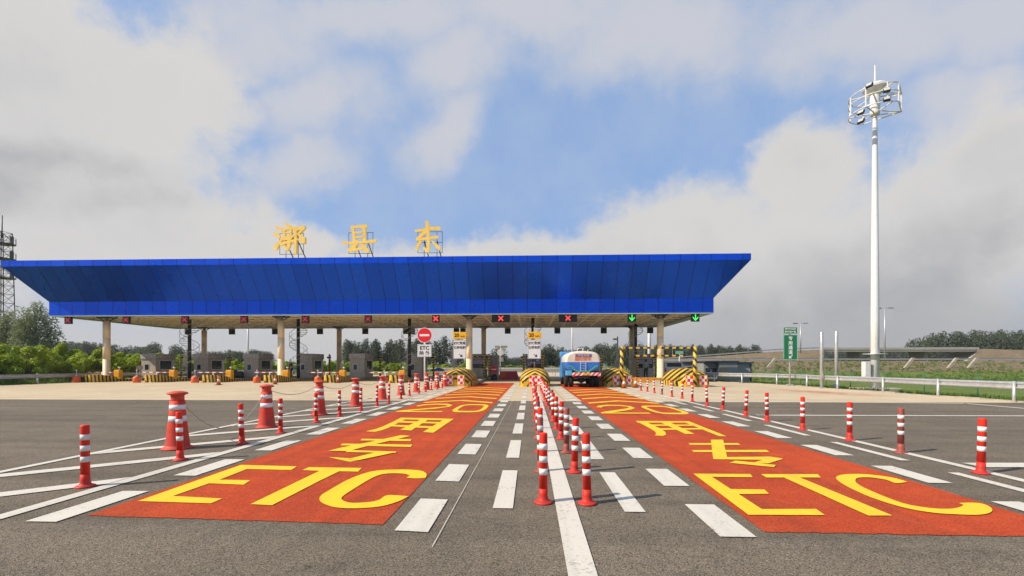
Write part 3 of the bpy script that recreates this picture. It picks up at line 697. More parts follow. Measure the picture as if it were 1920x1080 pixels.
# ------------------------------------------------------------------ islands
IX = [ax(u+11, 37.5) for u in (160, 272, 380, 495, 608, 731)]
where = ['leftmost island, by the left front column', 'second island from the left', 'third island from the left', 'fourth island, by the second front column', 'fifth island from the left', 'sixth island, just behind the large cones']
for i, x in enumerate(IX):
    t = thing('toll_island', 'striped toll island, '+where[i].replace(' island', ' one'), 'toll island', (x, 37.3, 0), 'toll islands with striped noses')
    mb = MB(); pl_ = []
    prof = [(-.64,2.9),(-.64,.45),(-.5,.15),(-.3,0),(.3,0),(.5,.15),(.64,.45),(.64,2.9)]
    A = [(px, py, 0) for px, py in prof]; B = [(px, py, .64 if py < 2 else .3) for px, py in prof]
    VA = [mb.b.verts.new(p) for p in A]; VB = [mb.b.verts.new(p) for p in B]
    for k in range(8): mb._f([VA[k], VA[(k+1)%8], VB[(k+1)%8], VB[k]])
    mb._f(VB); mb.build('nose', M_nose, t)
    MB().box(-.72, .72, 2.9, 22, 0, .22).build('kerb', M_nosed, t)
    MB().box(-.60, .60, 3.0, 21.9, .22, .235).build('paving', M_conc, t)
    # barrel in front
    lab = 'orange red barrel before the nose of the '+where[i]
    if i == 0:
        bt = thing('crash_barrel', lab, 'barrel', (x-.8, 37.0, 0), 'orange barrels before the island noses')
        MB().lathe([(.26,0),(.29,.05),(.27,.40),(.24,.48),(.16,.52),(.10,.53)], n=20).build('barrel_body', M_orange, bt)
        MB().lathe([(.10,.53),(.10,.58),(.05,.59)], n=12).build('filler_cap', M_white, bt); MB().tube((0,.0,.58),(0,.0,1.0),.018).lathe([(.04,0),(.06,.04),(.03,.09)], c=(0,0,.98), n=10).build('lamp_stalk', M_whitepaint, bt)
    else: dup(bt, (x-.8, 37.0, 0), lab)
# barrier gates
def gate(x, y, lab, first=[None]):
    if first[0] is None:
        t = thing('barrier_gate', lab, 'barrier gate', (x, y, .22), 'yellow barrier machines on the islands')
        MB().box(-.25, .25, -.2, .2, 0, .82).build('cabinet', M_yellow, t, bevel=.03)
        MB().box(-.19, .19, -.206, -.2025, .12, .6).build('cabinet_door', mat('yellow door paint', (.70,.31,.01), .45), t)
        MB().box(-2.95, -.28, -.05, .0, .56, .65).build('boom', M_boom, t)
        MB().tube((-1.5,-.02,-.1),(-1.5,-.02,.54),.045).tube((.1,0,.82),(.1,0,.97),.02).lathe([(.02,.96),(.11,1.0),(.12,1.06),(.05,1.1)], c=(.1,0,0), n=12).build('support_and_lamp', M_whitepaint, t)
        first[0] = t
    else: t = dup(first[0], (x, y, .22), lab)
    return t
for i, u in enumerate((222, 325, 431, 537, 643, 757)):
    gate(ax(u, 39.4+ (0 if i < 5 else .4)), 39.4, 'yellow barrier machine with striped boom on the '+where[i])
# booths
def booth(x, y, lab, w_=1.45, d_=2.4, h=2.35, first={}):
    k = (w_, d_, h)
    if k in first: return dup(first[k], (x, y, .235), lab)
    t = thing('toll_booth', lab, 'toll booth', (x, y, .235), 'grey brick toll booths')
    m = ground_mat('grey booth brick', (.40,.37,.30), (.48,.44,.36), (.33,.30,.25), 30, 1.2, speck=.25, bump=.2) if 'bb' not in MATS else MATS['bb']; MATS['bb'] = m
    mp = ground_mat('mottled parapet cladding', (.50,.48,.46), (.36,.35,.34), (.64,.62,.59), 9, 2., speck=.3, bump=.2) if 'bp' not in MATS else MATS['bp']; MATS['bp'] = mp
    hw = w_/2
    MB().box(-hw, hw, 0, d_, 0, h-.45).build('wall', m, t)
    MB().box(-hw-.06, hw+.06, -.06, d_+.06, h-.449, h).build('parapet', mp, t)
    MB().box(-hw-.07, hw+.07, -.08, d_+.07, h-.52, h-.452).build('cornice', M_conc, t)
    if w_ > 1.5:
        f = MB().box(-hw+.08, hw-.08, -.03, -.002, .95, 1.85).build('window', M_dark, t); MB().box(-hw+.14, hw-.14, -.045, -.0305, 1.0, 1.34).build('pane', M_glass, f)
        MB().box(-hw+.14, hw-.14, -.045, -.0305, 1.36, 1.80).build('blind', mat('violet grey blind', (.30,.28,.36), .6), f)
        MB().box(-hw-.3, hw+.3, -.5, -.4, h-.32, h-.2).box(-hw-.3, -hw-.24, -.4, -.0605, h-.3, h-.22).box(hw+.24, hw+.3, -.4, -.0605, h-.3, h-.22).build('striped_bar', M_beam, t)
        MB().box(-.5, -.44, -.02, -.002, .02, .9).box(.44, .5, -.02, -.002, .02, .9).build('panel_seam', M_steel, t)
    else: f = MB().box(-.42, .06, -.012, .0-.002, .72, 1.35).build('window', M_steel, t); MB().box(-.36, .0, -.02, -.0125, .78, 1.29).build('pane', M_glass, f)
    f = MB().box(hw+.002, hw+.02, .45, 2.0, .75, 1.75).build('window', M_steel, t); MB().box(hw+.021, hw+.027, .52, 1.93, .82, 1.68).build('pane', M_glass, f)
    MB().box(hw+.002, hw+.03, 2.02, 2.32, .02, 1.75).build('door', M_steel, t)
    first[k] = t; return t
for i, x in enumerate(IX): booth(x+.05, 43.3, 'grey brick toll booth on the '+where[i])
booth(-5.35, 45.2, 'dark grey toll booth with lit roof edge behind the left ETC signboard', w_=1.62)
booth(.3, 45.5, 'grey toll booth behind the middle ETC signboard and striped dome', w_=1.62)
booth(6.0, 45.2, 'grey toll booth mostly hidden behind the tanker truck', w_=1.62)
booth(ax(1210, 45.5), 45.5, 'grey toll booth with a violet window band behind the person in green', w_=1.62)
def striped_post(x, y, lab, h=2.35, first={}):
    if h in first: return dup(first[h], (x, y, .235), lab)
    t = thing('striped_post', lab, 'post', (x, y, .235), 'black and yellow protection posts beside booths')
    MB().lathe([(.10,0),(.10,h-.05),(.07,h)], n=12).build('post', M_post, t)
    MB().box(-.32, .1, .08, .13, h*.82, h*.9).build('bracket', M_dark, t)
    first[h] = t; return t
for i, u in enumerate((340, 431, 525, 618, 713, 813)): striped_post(ax(u, 46.3), 46.3, 'black and yellow post beside the booth on the '+where[i])
for u, l in ((908, 'left of the louvred cabinet beyond the left red lane'), (917, 'close beside the louvred cabinet beyond the left red lane'), (982, 'on the left of the middle ETC signboard'), (1018, 'on the right of the middle ETC signboard'), (1127, 'at the right rear corner of the tanker truck'), (1195, 'on the left of the violet banded booth'), (1230, 'touching the right front column')):
    striped_post(ax(u, 43.2), 43.2, 'black and yellow post '+l, 2.3)
# louvred cabinet by the left ETC lane
t = thing('louvred_cabinet', 'pale louvred cabinet standing beyond the end of the left red lane', 'cabinet', (ax(926, 47), 47, .2))
mb = MB(); mb.box(-.5, .5, 0, .5, 0, 2.3); mb.build('housing', mat('pale cabinet paint', (.45,.44,.42), .6), t)
mb = MB()
for k in range(12): mb.box(-.45, -.05, -.03, -.002, .5+k*.14, .57+k*.14).box(.05, .45, -.03, -.002, .5+k*.14, .57+k*.14)
mb.build('louvres', M_conc, t)
for u, l in ((351, 'left of the leftmost spiral stair'), (851, 'behind the left striped dome')):
    t = thing('slatted_panel', 'white slatted panel on a post '+l, 'display panel', (ax(u, 46.6), 46.6, .23)); MB().tube((0,0,0),(0,0,2.9),.06).build('post', M_whitepaint, t)
    mb = MB()
    for k in range(9): mb.box(-.36, .36, -.09, -.06, 1.1+k*.2, 1.22+k*.2)
    mb.build('slats', M_whitepaint, t)
# spiral stairs
def stair(x, y, lab, ph, first=[None]):
    t = thing('spiral_stair', lab, 'spiral stair', (x, y, .23), 'spiral stairs up to the canopy roof', ph)
    MB().lathe([(.15,0),(.15,5.75)], n=14).build('centre_pole', M_dark, t)
    mb = MB(); rail = []; rail2 = []; n = 26; R = .78
    for k in range(n):
        a = k*2*math.pi*2.1/n; z = .2+k*.205; c, s_ = math.cos(a), math.sin(a)
        c2, s2 = math.cos(a+.32), math.sin(a+.32)
        P = [(.12*c, .12*s_), (R*c, R*s_), (R*c2, R*s2), (.12*c2, .12*s2)]
        A = [mb.b.verts.new((px, py, z)) for px, py in P]; B = [mb.b.verts.new((px, py, z+.035)) for px, py in P]; mb._f(A[::-1]); mb._f(B)
        for j in range(4): mb._f([A[j], A[(j+1)%4], B[(j+1)%4], B[j]])
        rail.append((R*c, R*s_, z+.95)); rail2.append((R*c, R*s_, z))
    mb.build('treads', M_steel, t)
    mb = MB(); mb.path(rail, .022, 5); mb.path([(p[0], p[1], p[2]-.4) for p in rail], .014, 4); mb.path(rail2, .025, 4)
    for p, q in zip(rail[::2], rail2[::2]): mb.tube(p, q, .013, n=4)
    mb.build('railing', M_steel, t)
    return t
for i, (x, y, l) in enumerate(((IX[1], 41.9, 'leftmost, between the first two booths'), (IX[3]+.1, 42.0, 'second from the left, just right of the second front column'), (IX[5]-.1, 42.2, 'third from the left, beside the round no-entry sign'), (.2, 42.5, 'fourth from the left, behind the middle yellow speed plate'), (ax(1192, 49.5), 49.5, 'rightmost, beside the right rear column'))):
    stair(x, y, 'spiral stair, '+l, [2.0, 2.6, 2.3, 1.5, .6][i])
# ------------------------------------------------------------------ ETC islands with domes
def dome(x, lab, length=4.6, panels=((0,),)):
    t = thing('crash_cushion', lab, 'crash cushion', (x, 31.2, 0), 'yellow and black domed crash cushions')
    secs = []
    N = 20
    for (y, wd, h) in ((0,.72,.72),(.12,.86,.92),(.5,1.0,1.10),(1.1,1.05,1.22),(2.0,1.07,1.27),(3.2,1.07,1.22),(length-.3,1.02,1.05),(length,.9,.85)):
        row = []
        for k in range(N+1):
            a = math.pi*k/N; c, s_ = math.cos(a), math.sin(a)
            row.append((wd*math.copysign(abs(c)**.75, c), y, .34+(h-.34)*abs(s_)**.8))
        secs.append([(wd, y, .34)]+row+[(-wd, y, .34)] if False else row)
    MB().loft(secs).build('dome', M_dome, t)
    secs = []
    for (y, wd) in ((0,.86),(.25,1.0),(1.,1.11),(length,1.11)): secs.append([(-wd, y, 0), (-wd+.04, y, .36), (wd-.04, y, .36), (wd, y, 0)])
    MB().loft(secs, smooth=False).build('foot', M_domelow, t)
    mb = MB()
    for (px, pw) in panels:
        p = MB().box(px-pw/2-.05, px+pw/2+.05, -.06, .05, .0, .80).build('panel_backing', M_yellow, t); MB().box(px-pw/2, px+pw/2, -.075, -.0605, .12, .74).build('checker_panel', M_check, p)
    k = MB().box(-1.0, 1.0, length, 29, 0, .22).build('kerb', M_conc, t)
    return t
dome(-5.2, 'striped domed crash cushion with checker panels at the left end behind the large cones', panels=((-.42,.5),(.40,.4)))
dome(.3, 'striped domed crash cushion at the end of the centre bollard rows', panels=((0,.76),))
dome(6.05, 'striped domed crash cushion right behind the tanker truck', panels=((-.22,.46),(.62,.3)))
dome(11.15, 'striped domed crash cushion farthest right under the height limit frame', panels=((-.40,.5),(.46,.46)))
t = thing('kerb_block', 'long ochre painted kerb block at the foot of the right front column', 'kerb block', (ax(1215, 39), 38.6, 0)); MB().box(-1.6, 1.9, 0, .5, 0, .42).build('block', mat('ochre kerb paint', (.55,.27,.02), .7), t, bevel=.03)
# ETC sign boards
def board(x, y, lab):
    t = thing('etc_signboard', lab, 'sign', (x, y, 1.1), 'ETC lane signboards with yellow speed plates')
    z0 = HC+11*y/F-1.1; k = y/F
    MB().tube((0,.06,0),(0,.06,z0+2.3),.04).build('pole', M_steel, t)
    z1 = z0+36*k; w2 = 12.4*k
    p = MB().box(-w2, w2, -.02, .02, z0, z1).build('white_panel', M_signwhite, t, bevel=.01)
    mb = MB(); e = .018
    for q in ((-w2+.02, w2-.02, z0+.02, z0+.02+e), (-w2+.02, w2-.02, z1-.02-e, z1-.02), (-w2+.02, -w2+.02+e, z0+.05, z1-.05), (w2-.02-e, w2-.02, z0+.05, z1-.05)): mb.box(q[0], q[1], -.026, -.0205, q[2], q[3])
    mb.build('border', M_signblack, p)
    txt('ETC专用', .24, M_signblack, p, 'lettering', (0, -.024, z1-.26), bold=.007, sx=.92)
    txt('保持车距', .22, M_signblack, p, 'lettering', (0, -.024, z1-.58), bold=.006, sx=.95)
    mb = MB(); a = Vector((-.05, z0+.36)); d = Vector((1, -.8)).normalized(); n = Vector((-d.y, d.x)); b_ = a+d*.24
    mb.prism_xz([tuple(v) for v in (a+n*.025, b_+n*.025, b_-n*.025, a-n*.025)], -.026, -.021); c = a+d*.34
    mb.prism_xz([tuple(v) for v in (c, c-d*.16+n*.12, c-d*.16-n*.12)], -.028, -.021); mb.build('arrow', M_signblack, p)
    z2 = z1+.07; z3 = z2+13*k; p = MB().box(-w2-.02, w2+.02, -.02, .02, z2, z3).build('yellow_plate', M_signyel, t, bevel=.02)
    txt('20', .36, M_signblack, p, 'lettering', (-.22, -.024, (z2+z3)/2), bold=.01); txt('km/h', .15, M_signblack, p, 'lettering', (.22, -.024, (z2+z3)/2-.06), bold=.002)
    MB().box(-.14, .14, -.1, .1, z0-.22, z0-.03).build('camera_box', M_black, t)
    return t
board(ax(862, 33.3), 33.3, 'white ETC signboard with yellow speed plate, touching the cream column')
board(ax(1002, 33.2), 33.2, 'white ETC signboard with yellow speed plate above the centre striped dome')
# no entry sign
t = thing('no_entry_sign', 'round red no-entry sign over an ETC plate on a white pole', 'sign', (ax(796, 30.5), 30.5, 0))
MB().tube((0,.05,0),(0,.05,3.6),.055).build('pole', M_whitepaint, t); z = HC+56*30.5/F
MB().tube((0,.0,z),(0,.03,z),.515,n=40).build('disc_rim', M_signwhite, t)
d_ = MB().tube((0,-.006,z),(0,-.0005,z),.475,n=40).build('disc', M_signred, t); MB().box(-.33,.33,-.012,-.0065,z-.07,z+.07).build('white_bar', M_signwhite, d_)
z0 = HC+15*30.5/F; z1 = HC+39*30.5/F; p = MB().box(-.48,.48,-.01,.02,z0,z1).build('plate', M_signwhite, t, bevel=.01)
mb = MB()
for q in ((-.45,.45,z0+.03,z0+.05),(-.45,.45,z1-.05,z1-.03),(-.45,-.43,z0+.055,z1-.055),(.43,.45,z0+.055,z1-.055)): mb.box(q[0],q[1],-.016,-.0105,q[2],q[3])
mb.build('border', mat('grey sign border', (.4,.4,.4), .5), p)
txt('ETC', .34, M_signblack, p, 'lettering', (0,-.013,z1-.27), bold=.012, sx=1.05); txt('除 外', .32, M_signblack, p, 'lettering', (0,-.013,z0+.23), bold=.006)
MB().box(-.28,-.1,-.03,.05,z1+.01,z1+.1).box(.1,.28,-.03,.05,z1+.01,z1+.1).build('flasher', M_dark, t)
# height limit frame
t = thing('height_frame', 'tall black and yellow height limit frame over the right lanes', 'height barrier', (ax(1163, 31.5), 31.0, 0))
X1 = ax(1303, 31.0)-t.location.x; H = HC+32.5*31/F
MB().lathe([(.12,0),(.12,H+.05)], n=12).build('upright', M_diag, t); MB().lathe([(.12,0),(.12,H+.05)], c=(X1,0,0), n=12).build('upright', M_diag, t)
MB().box(.12, X1-.12, -.06, .06, H-.1, H+.02).build('top_beam', M_beam, t)
xa = ax(1190, 31)-t.location.x; xb = ax(1282, 31)-t.location.x; zl = HC+17*31/F
MB().box(xa, xb, -.045, .045, zl-.06, zl+.05).build('hanging_bar', M_beam, t)
for u in (1208, 1261): xx = ax(u, 31)-t.location.x; MB().tube((xx,0,zl+.05),(xx,0,H-.1),.012,n=5).build('hanger', M_steel, t)
# small cones
def scone(x, y, lab, h=.7, z=0, first=[None]):
    if first[0] is None:
        t = thing('small_traffic_cone', lab, 'traffic cone', (x, y, z), 'small traffic cones by the toll lanes')
        MB().box(-.19,.19,-.19,.19,0,.035).build('base', M_black, t, bevel=.01)
        MB().lathe([(.145,.035),(.04,.66),(.025,.70)], n=18).build('cone_body', M_orange, t)
        MB().lathe([(.112,.26),(.078,.44)], n=18).build('reflective_band', M_white, t)
        first[0] = t
    else: t = dup(first[0], (x, y, z), lab)
    return t
for u, v, l in ((410, 722, 'at the nose of the third island from the left'), (516, 720.5, 'at the nose of the fourth island, below the cream column'), (640, 717.5, 'at the nose of the fifth island from the left'), (768, 716, 'at the nose of the sixth island, behind the large cones'), (1170, 728, 'left one of two in front of the right striped dome'), (1192, 727, 'right one of two in front of the right lane')):
    x, y = gp(u, v); scone(x, min(y, 36.9), 'small orange traffic cone '+l)
# ------------------------------------------------------------------ tanker truck
tx = 3.42; ty = 29.9
tr = thing('tanker_truck', 'blue and white water tanker truck seen from behind on the right red lane', 'truck', (tx, ty, 0))
def sec(y, wx, z0, z1, n=28, p=.62):
    zc_ = (z0+z1)/2; hz = (z1-z0)/2
    return [(wx*math.copysign(abs(math.cos(a))**p, math.cos(a)), y, zc_+hz*math.copysign(abs(math.sin(a))**p, math.sin(a))) for a in [i*2*math.pi/n+.0001 for i in range(n)]]
mb = MB(); mb.loft([sec(.0,1.02,1.08,2.28), sec(.05,1.10,1.02,2.36), sec(.18,1.14,1.0,2.40), sec(3.9,1.14,1.0,2.40), sec(4.1,1.02,1.08,2.28)])
tank = mb.build('tank', [M_tankw, M_tankb], tr)
bmm = bmesh.new(); bmm.from_mesh(tank.data)
bmesh.ops.bisect_plane(bmm, geom=bmm.verts[:]+bmm.edges[:]+bmm.faces[:], plane_co=(0,0,1.68), plane_no=(0,0,1))
for f in bmm.faces: f.material_index = 1 if f.calc_center_median().z < 1.68 else 0
bmm.to_mesh(tank.data); bmm.free()
txt('随时停车', .27, mat('orange lettering', (.70,.20,.04), .5), tank, 'lettering', (.0,-.012,1.86), bold=.004)
pn = MB().box(-.50,.56,-.014,-.001,2.0,2.2).build('purple_placard', mat('purple placard', (.16,.09,.24), .5), tank); txt('作业车辆', .19, mat('pale lettering', (.6,.55,.6), .5), pn, 'lettering', (.03,-.019,2.10))
mb = MB(); 
for x in (-.18, .18): mb.tube((x,-.05,1.05),(x,-.05,1.66),.013,n=6)
for k in range(4): mb.tube((-.18,-.05,1.12+k*.16),(.18,-.05,1.12+k*.16),.009,n=6)
mb.build('ladder', M_whitepaint, tr)
mb = MB(); mb.box(-.3,.3,1.0,1.5,2.38,2.44); mb.tube((-.25,1.1,2.4),(-.25,1.1,2.62),.025); mb.tube((.12,1.1,2.4),(.12,1.1,2.62),.025); mb.tube((.45,1.1,2.33),(.45,1.1,2.52),.025); mb.tube((-.25,1.1,2.6),(.12,1.1,2.6),.02); mb.build('manhole_rail', M_whitepaint, tr)
mb = MB(); pts = [(-.95+1.9*k/16, -.16, 1.42-.38*math.sin(math.pi*k/16)+.05*math.sin(k)) for k in range(17)]; mb.path(pts, .045, 8); mb.path([(p[0]*.95, p[1]+.05, p[2]-.07) for p in pts], .035, 8); mb.build('hose', M_hose, tr)
mb = MB(); mb.box(-.72,1.12,-.24,-.16,.80,1.0); mb.build('bumper', M_chev, tr)
MB().box(-.02,.40,-.262,-.241,.84,.96).build('number_plate_box', M_yellow, tr)
MB().box(-1.12,-.74,-.2,.45,.80,1.12).build('tool_box', mat('light blue box paint', (.10,.38,.62), .4), tr, bevel=.02)
mb = MB(); mb.box(-.42,.42,-.1,7.3,.62,.80); mb.box(-.95,.95,.0,4.1,.80,1.04); mb.build('chassis', M_dark, tr)
def wheel(x, y, r=.46, wd=.27):
    w_ = MB(); prof = [(r*.55,-wd/2),(r*.92,-wd/2),(r,-wd/2+.04),(r,wd/2-.04),(r*.92,wd/2),(r*.55,wd/2)]
    rows = []
    secs = [[(h, y+rr*math.cos(a), r+rr*math.sin(a)) for a in [k*2*math.pi/24 for k in range(24)]] for rr, h in [(q[0], x+q[1]) for q in prof]]
    o = w_.loft(secs).build('wheel', M_rubber, tr)
    MB().tube((x-wd/2+.03,y,r),(x+wd/2-.03,y,r),r*.55,n=18).build('rim', M_whitepaint, o)
for x in (-1.02, -.68, .70, 1.03): wheel(x, 1.1)
for x in (-.98, .98): wheel(x, 5.3)
mb = MB(); mb.tube((-.9,1.1,.46),(.9,1.1,.46),.09,n=10).lathe([(.02,-.2),(.2,-.12),(.24,0),(.2,.12),(.02,.2)], c=(0,1.1,.46), n=14); mb.build('axle', M_dark, tr)
secs = [[(-1.13,4.5,.55),(-1.13,4.5,2.35),(1.13,4.5,2.35),(1.13,4.5,.55)],[(-1.15,4.6,.5),(-1.15,4.6,2.5),(1.15,4.6,2.5),(1.15,4.6,.5)],[(-1.15,6.1,.5),(-1.15,6.1,2.5),(1.15,6.1,2.5),(1.15,6.1,.5)],[(-1.12,6.55,.5),(-1.08,6.4,1.6),(1.08,6.4,1.6),(1.12,6.55,.5)]]
cab = MB().loft(secs, smooth=False).build('cab', M_cab, tr, bevel=.05)
MB().box(-.8,.8,4.485,4.497,1.75,2.2).build('rear_window', M_glass, cab); MB().box(-1.17,-1.152,5.0,5.9,1.5,2.15).build('side_window', M_glass, cab)
MB().box(-1.45,-1.2,6.2,6.26,1.5,1.95).tube((-1.15,6.2,1.9),(-1.3,6.2,1.9),.02).build('mirror', M_black, cab)
mb = MB(); mb.prism_yz([(.5,1.0),(.62,1.08),(1.6,1.08),(1.72,1.0),(1.72,.97),(.5,.97)], -1.18, -.55); mb.prism_yz([(.5,1.0),(.62,1.08),(1.6,1.08),(1.72,1.0),(1.72,.97),(.5,.97)], .55, 1.18); mb.build('mudguard', M_dark, tr)
for sx_ in (-.62, 1.0): MB().box(sx_-.1,sx_+.1,-.262,-.241,.72,.79).build('tail_light', M_signred, tr)
# ------------------------------------------------------------------ people
def person(name_label, loc_, skin_pts, radii, edges, clothes, rz=0):
    pass
def skin_obj(name, verts, edges, rad, m, parent, sub=1):
    me = bpy.data.meshes.new(name); me.from_pydata(verts, edges, []); o = bpy.data.objects.new(name, me); COL.objects.link(o)
    o.modifiers.new('skin', 'SKIN'); 
    for i, v in enumerate(me.skin_vertices[0].data): v.radius = (rad[i], rad[i]); v.use_root = (i == 0)
    md = o.modifiers.new('sub', 'SUBSURF'); md.levels = sub; md.render_levels = sub
    bpy.context.view_layer.update()
    me2 = bpy.data.meshes.new_from_object(o.evaluated_get(bpy.context.evaluated_depsgraph_get())); bpy.data.objects.remove(o)
    me2.materials.append(m)
    for p in me2.polygons: p.use_smooth = True
    n = bpy.data.objects.new(name, me2); COL.objects.link(n); n.parent = parent; return n
def make_person(lab, loc_, rz, shirt, trousers, hat=None):
    t = thing('person', lab, 'person', loc_, None, rz)
    V = [(0,0,.95),(0,0,1.15),(0,0,1.36),(0,0,1.48),(0,.02,1.60),(0,.02,1.68), (-.09,0,.9),(-.10,.02,.5),(-.11,-.02,.07),(-.12,.12,.04), (.09,0,.9),(.12,.0,.5),(.14,-.03,.07),(.15,.11,.04),
         (-.18,0,1.38),(-.24,.02,1.10),(-.22,.14,.88),(-.21,.18,.80), (.18,0,1.38),(.25,.0,1.10),(.20,.16,.95),(.14,.22,.93)]
    E = [(0,1),(1,2),(2,3),(3,4),(4,5),(0,6),(6,7),(7,8),(8,9),(0,10),(10,11),(11,12),(12,13),(2,14),(14,15),(15,16),(16,17),(2,18),(18,19),(19,20),(20,21)]
    R = [.13,.12,.13,.055,.10,.085,.09,.06,.042,.035,.09,.06,.042,.035,.055,.042,.03,.025,.055,.042,.03,.025]
    body = skin_obj('body', V, E, R, M_skin, t, 2)
    for k in range(5):
        a = -.04+k*.02; MB().tube((-.21+a*.5,.19,.79),(-.21+a,.21+.005*k,.71+.006*abs(k-2)),.009,.007,n=6).build('finger', M_skin, body)
    skin_obj('shirt', V[0:4]+V[14:16]+V[18:20], [(0,1),(1,2),(2,3),(2,4),(4,5),(2,6),(6,7)], [.15,.138,.15,.068,.07,.055,.07,.055], shirt, t, 2)
    skin_obj('trousers', [V[0],V[6],V[7],(-.11,-.02,.10),V[10],V[11],(.14,-.03,.10)], [(0,1),(1,2),(2,3),(0,4),(4,5),(5,6)], [.148,.105,.078,.062,.105,.078,.062], trousers, t, 2)
    MB().box(-.165,-.065,-.06,.19,0,.075).build('shoe', M_black, t, bevel=.02); MB().box(.095,.195,-.07,.18,0,.075).build('shoe', M_black, t, bevel=.02)
    hd = MB().lathe([(.02,-.13),(.07,-.11),(.098,-.02),(.10,.06),(.07,.12),(.01,.14)], c=(0,.02,1.66), n=16).build('hair', M_black if not hat else hat, t)
    MB().tube((0,.11,1.60),(0,.145,1.59),.012,.016,n=6).tube((-.035,.108,1.63),(-.035,.115,1.63),.01,n=6).tube((.035,.108,1.63),(.035,.115,1.63),.01,n=6).build('face', M_skin, body)
    return t
make_person('person in a pale green shirt and dark trousers standing before the right booth', (ax(1211, 44.2), 44.2, .22), math.pi, mat('pale green shirt', (.22,.36,.25), .8), mat('dark trousers', (.015,.017,.02), .8))
make_person('person in dark clothes and a white cap beside the second front column', (ax(545, 41.0), 41.0, .22), 2.4, mat('charcoal jacket', (.03,.03,.035), .8), mat('dark trousers', (.015,.017,.02), .8), M_white)
# portable sign and barrier beyond the left red lane
x, y = ax(926, 44), 44
t = thing('portable_no_entry_sign', 'small round no-entry sign on a black stand blocking the lane beyond the left red lane', 'sign', (x, y, 0))
MB().tube((0,-.02,1.05),(0,.02,1.05),.36,n=28).build('disc', M_signred, t); MB().box(-.24,.24,-.03,-.0205,1.0,1.11).build('white_bar', M_signwhite, t)
MB().box(-.42,-.38,0,.05,0,1.2).box(.38,.42,0,.05,0,1.2).tube((0,.03,.1),(0,.03,.8),.03).build('stand', M_whitepaint, t)
MB().lathe([(.34,.0),(.36,.1),(.3,.35),(.16,.6)], n=14, sy=.6, c=(.05,.1,0)).build('sandbag', M_black, t)
t = thing('water_barrier', 'red and orange plastic water barrier behind the small no-entry sign', 'barrier', (x+1.3, y+2.5, 0))
MB().prism_xz([(-1.1,0),(1.1,0),(1.0,.3),(.85,.85),(-.85,.85),(-1.0,.3)], 0, .4).build('barrier_body', mat('red barrier plastic', (.6,.05,.05), .5), t); MB().box(-.9,-.3,-.02,-.001,.2,.75).build('orange_panel', M_orange, t)
# covered scooter and umbrella
t = thing('covered_scooter', 'black covered scooter parked between the second and third booths', 'scooter', (ax(447, 42.5), 42.5, .0))
mb = MB(); mb.loft([[(.22*math.cos(a)*q[1], q[0], .55+q[2]*math.sin(a)) for a in [k*2*math.pi/12 for k in range(12)]] for q in ((-.7,.4,.1),(-.55,.9,.32),(-.2,1.2,.34),(.2,1.2,.3),(.5,1.3,.5),(.62,.8,.45))]); mb.build('cover', M_black, t, bevel=0)
for yy in (-.5, .45):
    w_ = MB().tube((-.06,yy,.24),(.06,yy,.24),.24,n=18).build('wheel', M_rubber, t); MB().tube((-.065,yy,.24),(.065,yy,.24),.1,n=12).build('rim', M_steel, w_)
t.rotation_euler = (0,0,1.2); MB().tube((-.3,.5,.95),(.3,.5,.95),.02).build('handlebar', M_dark, t)
t = thing('blue_umbrella', 'dark blue sun umbrella left of the left striped dome', 'umbrella', (ax(823, 41), 41, 0))
MB().tube((0,0,0),(0,0,1.25),.025).build('pole', M_steel, t)
MB().lathe([(.55,.92),(.5,1.0),(.38,1.12),(.2,1.2),(.02,1.24)], n=8).build('umbrella_canopy', mat('dark blue cloth', (.03,.06,.16), .8), t)
# ------------------------------------------------------------------ guardrails
def guardrail(pts, lab, z=0, name='guardrail', h=.62, spacing=3.2, post_r=.06):
    P = [Vector((p[0], p[1], (p[2] if len(p) > 2 else z))) for p in pts]; o = P[0]
    t = thing(name, lab, 'guardrail', tuple(o), 'steel guardrails')
    prof = [(0,-.16),(-.05,-.13),(-.08,-.09),(-.03,-.03),(-.03,.03),(-.08,.09),(-.05,.13),(0,.16)]
    secs = []
    for i, p in enumerate(P):
        d = (P[min(len(P)-1, i+1)]-P[max(0, i-1)]); d.z = 0; d.normalize(); n = Vector((-d.y, d.x, 0)); 
        q = p-o
        secs.append([(q.x-n.x*a, q.y-n.y*a, q.z+h+c) for a, c in prof]+[(q.x-n.x*(a-.012), q.y-n.y*(a-.012), q.z+h+c) for a, c in prof[::-1]])
    MB().loft(secs, smooth=False).build('rail', M_steel, t)
    L = 0; nxt = .3; first = None; k = 0
    for a, b_ in zip(P[:-1], P[1:]):
        l = (b_-a).length
        while nxt < L+l and k < 90:
            q = a+(b_-a)*((nxt-L)/l)-o; d = (b_-a).normalized(); n = Vector((-d.y, d.x, 0))*.12
            if first is None: first = MB().tube((0,0,-.5),(0,0,h+.18),post_r,n=10).build('post', M_steel, t); pp = first
            else: pp = first.copy(); COL.objects.link(pp); pp.parent = t
            pp.location = (q.x+n.x, q.y+n.y, q.z); nxt += spacing; k += 1
        L += l
    return t
def smooth_pts(P, n=5):
    out = []
    for i in range(len(P)-1):
        p0, p1, p2, p3 = [Vector(P[max(0, min(len(P)-1, j))]) for j in (i-1, i, i+1, i+2)]
        for k in range(n):
            t = k/n; out.append(tuple(.5*((2*p1)+(-p0+p2)*t+(2*p0-5*p1+4*p2-p3)*t*t+(-p0+3*p1-3*p2+p3)*t**3)))
    out.append(P[-1]); return out
guardrail([(p[0]+.35, p[1], 0) for p in smooth_pts([p for p in RAIL[1:-1]])][::-1], 'long steel guardrail curving along the right edge of the plaza', h=.66)
guardrail([(-38.7, y, 0) for y in range(18, 75, 4)], 'steel guardrail along the left edge in front of the hedge')
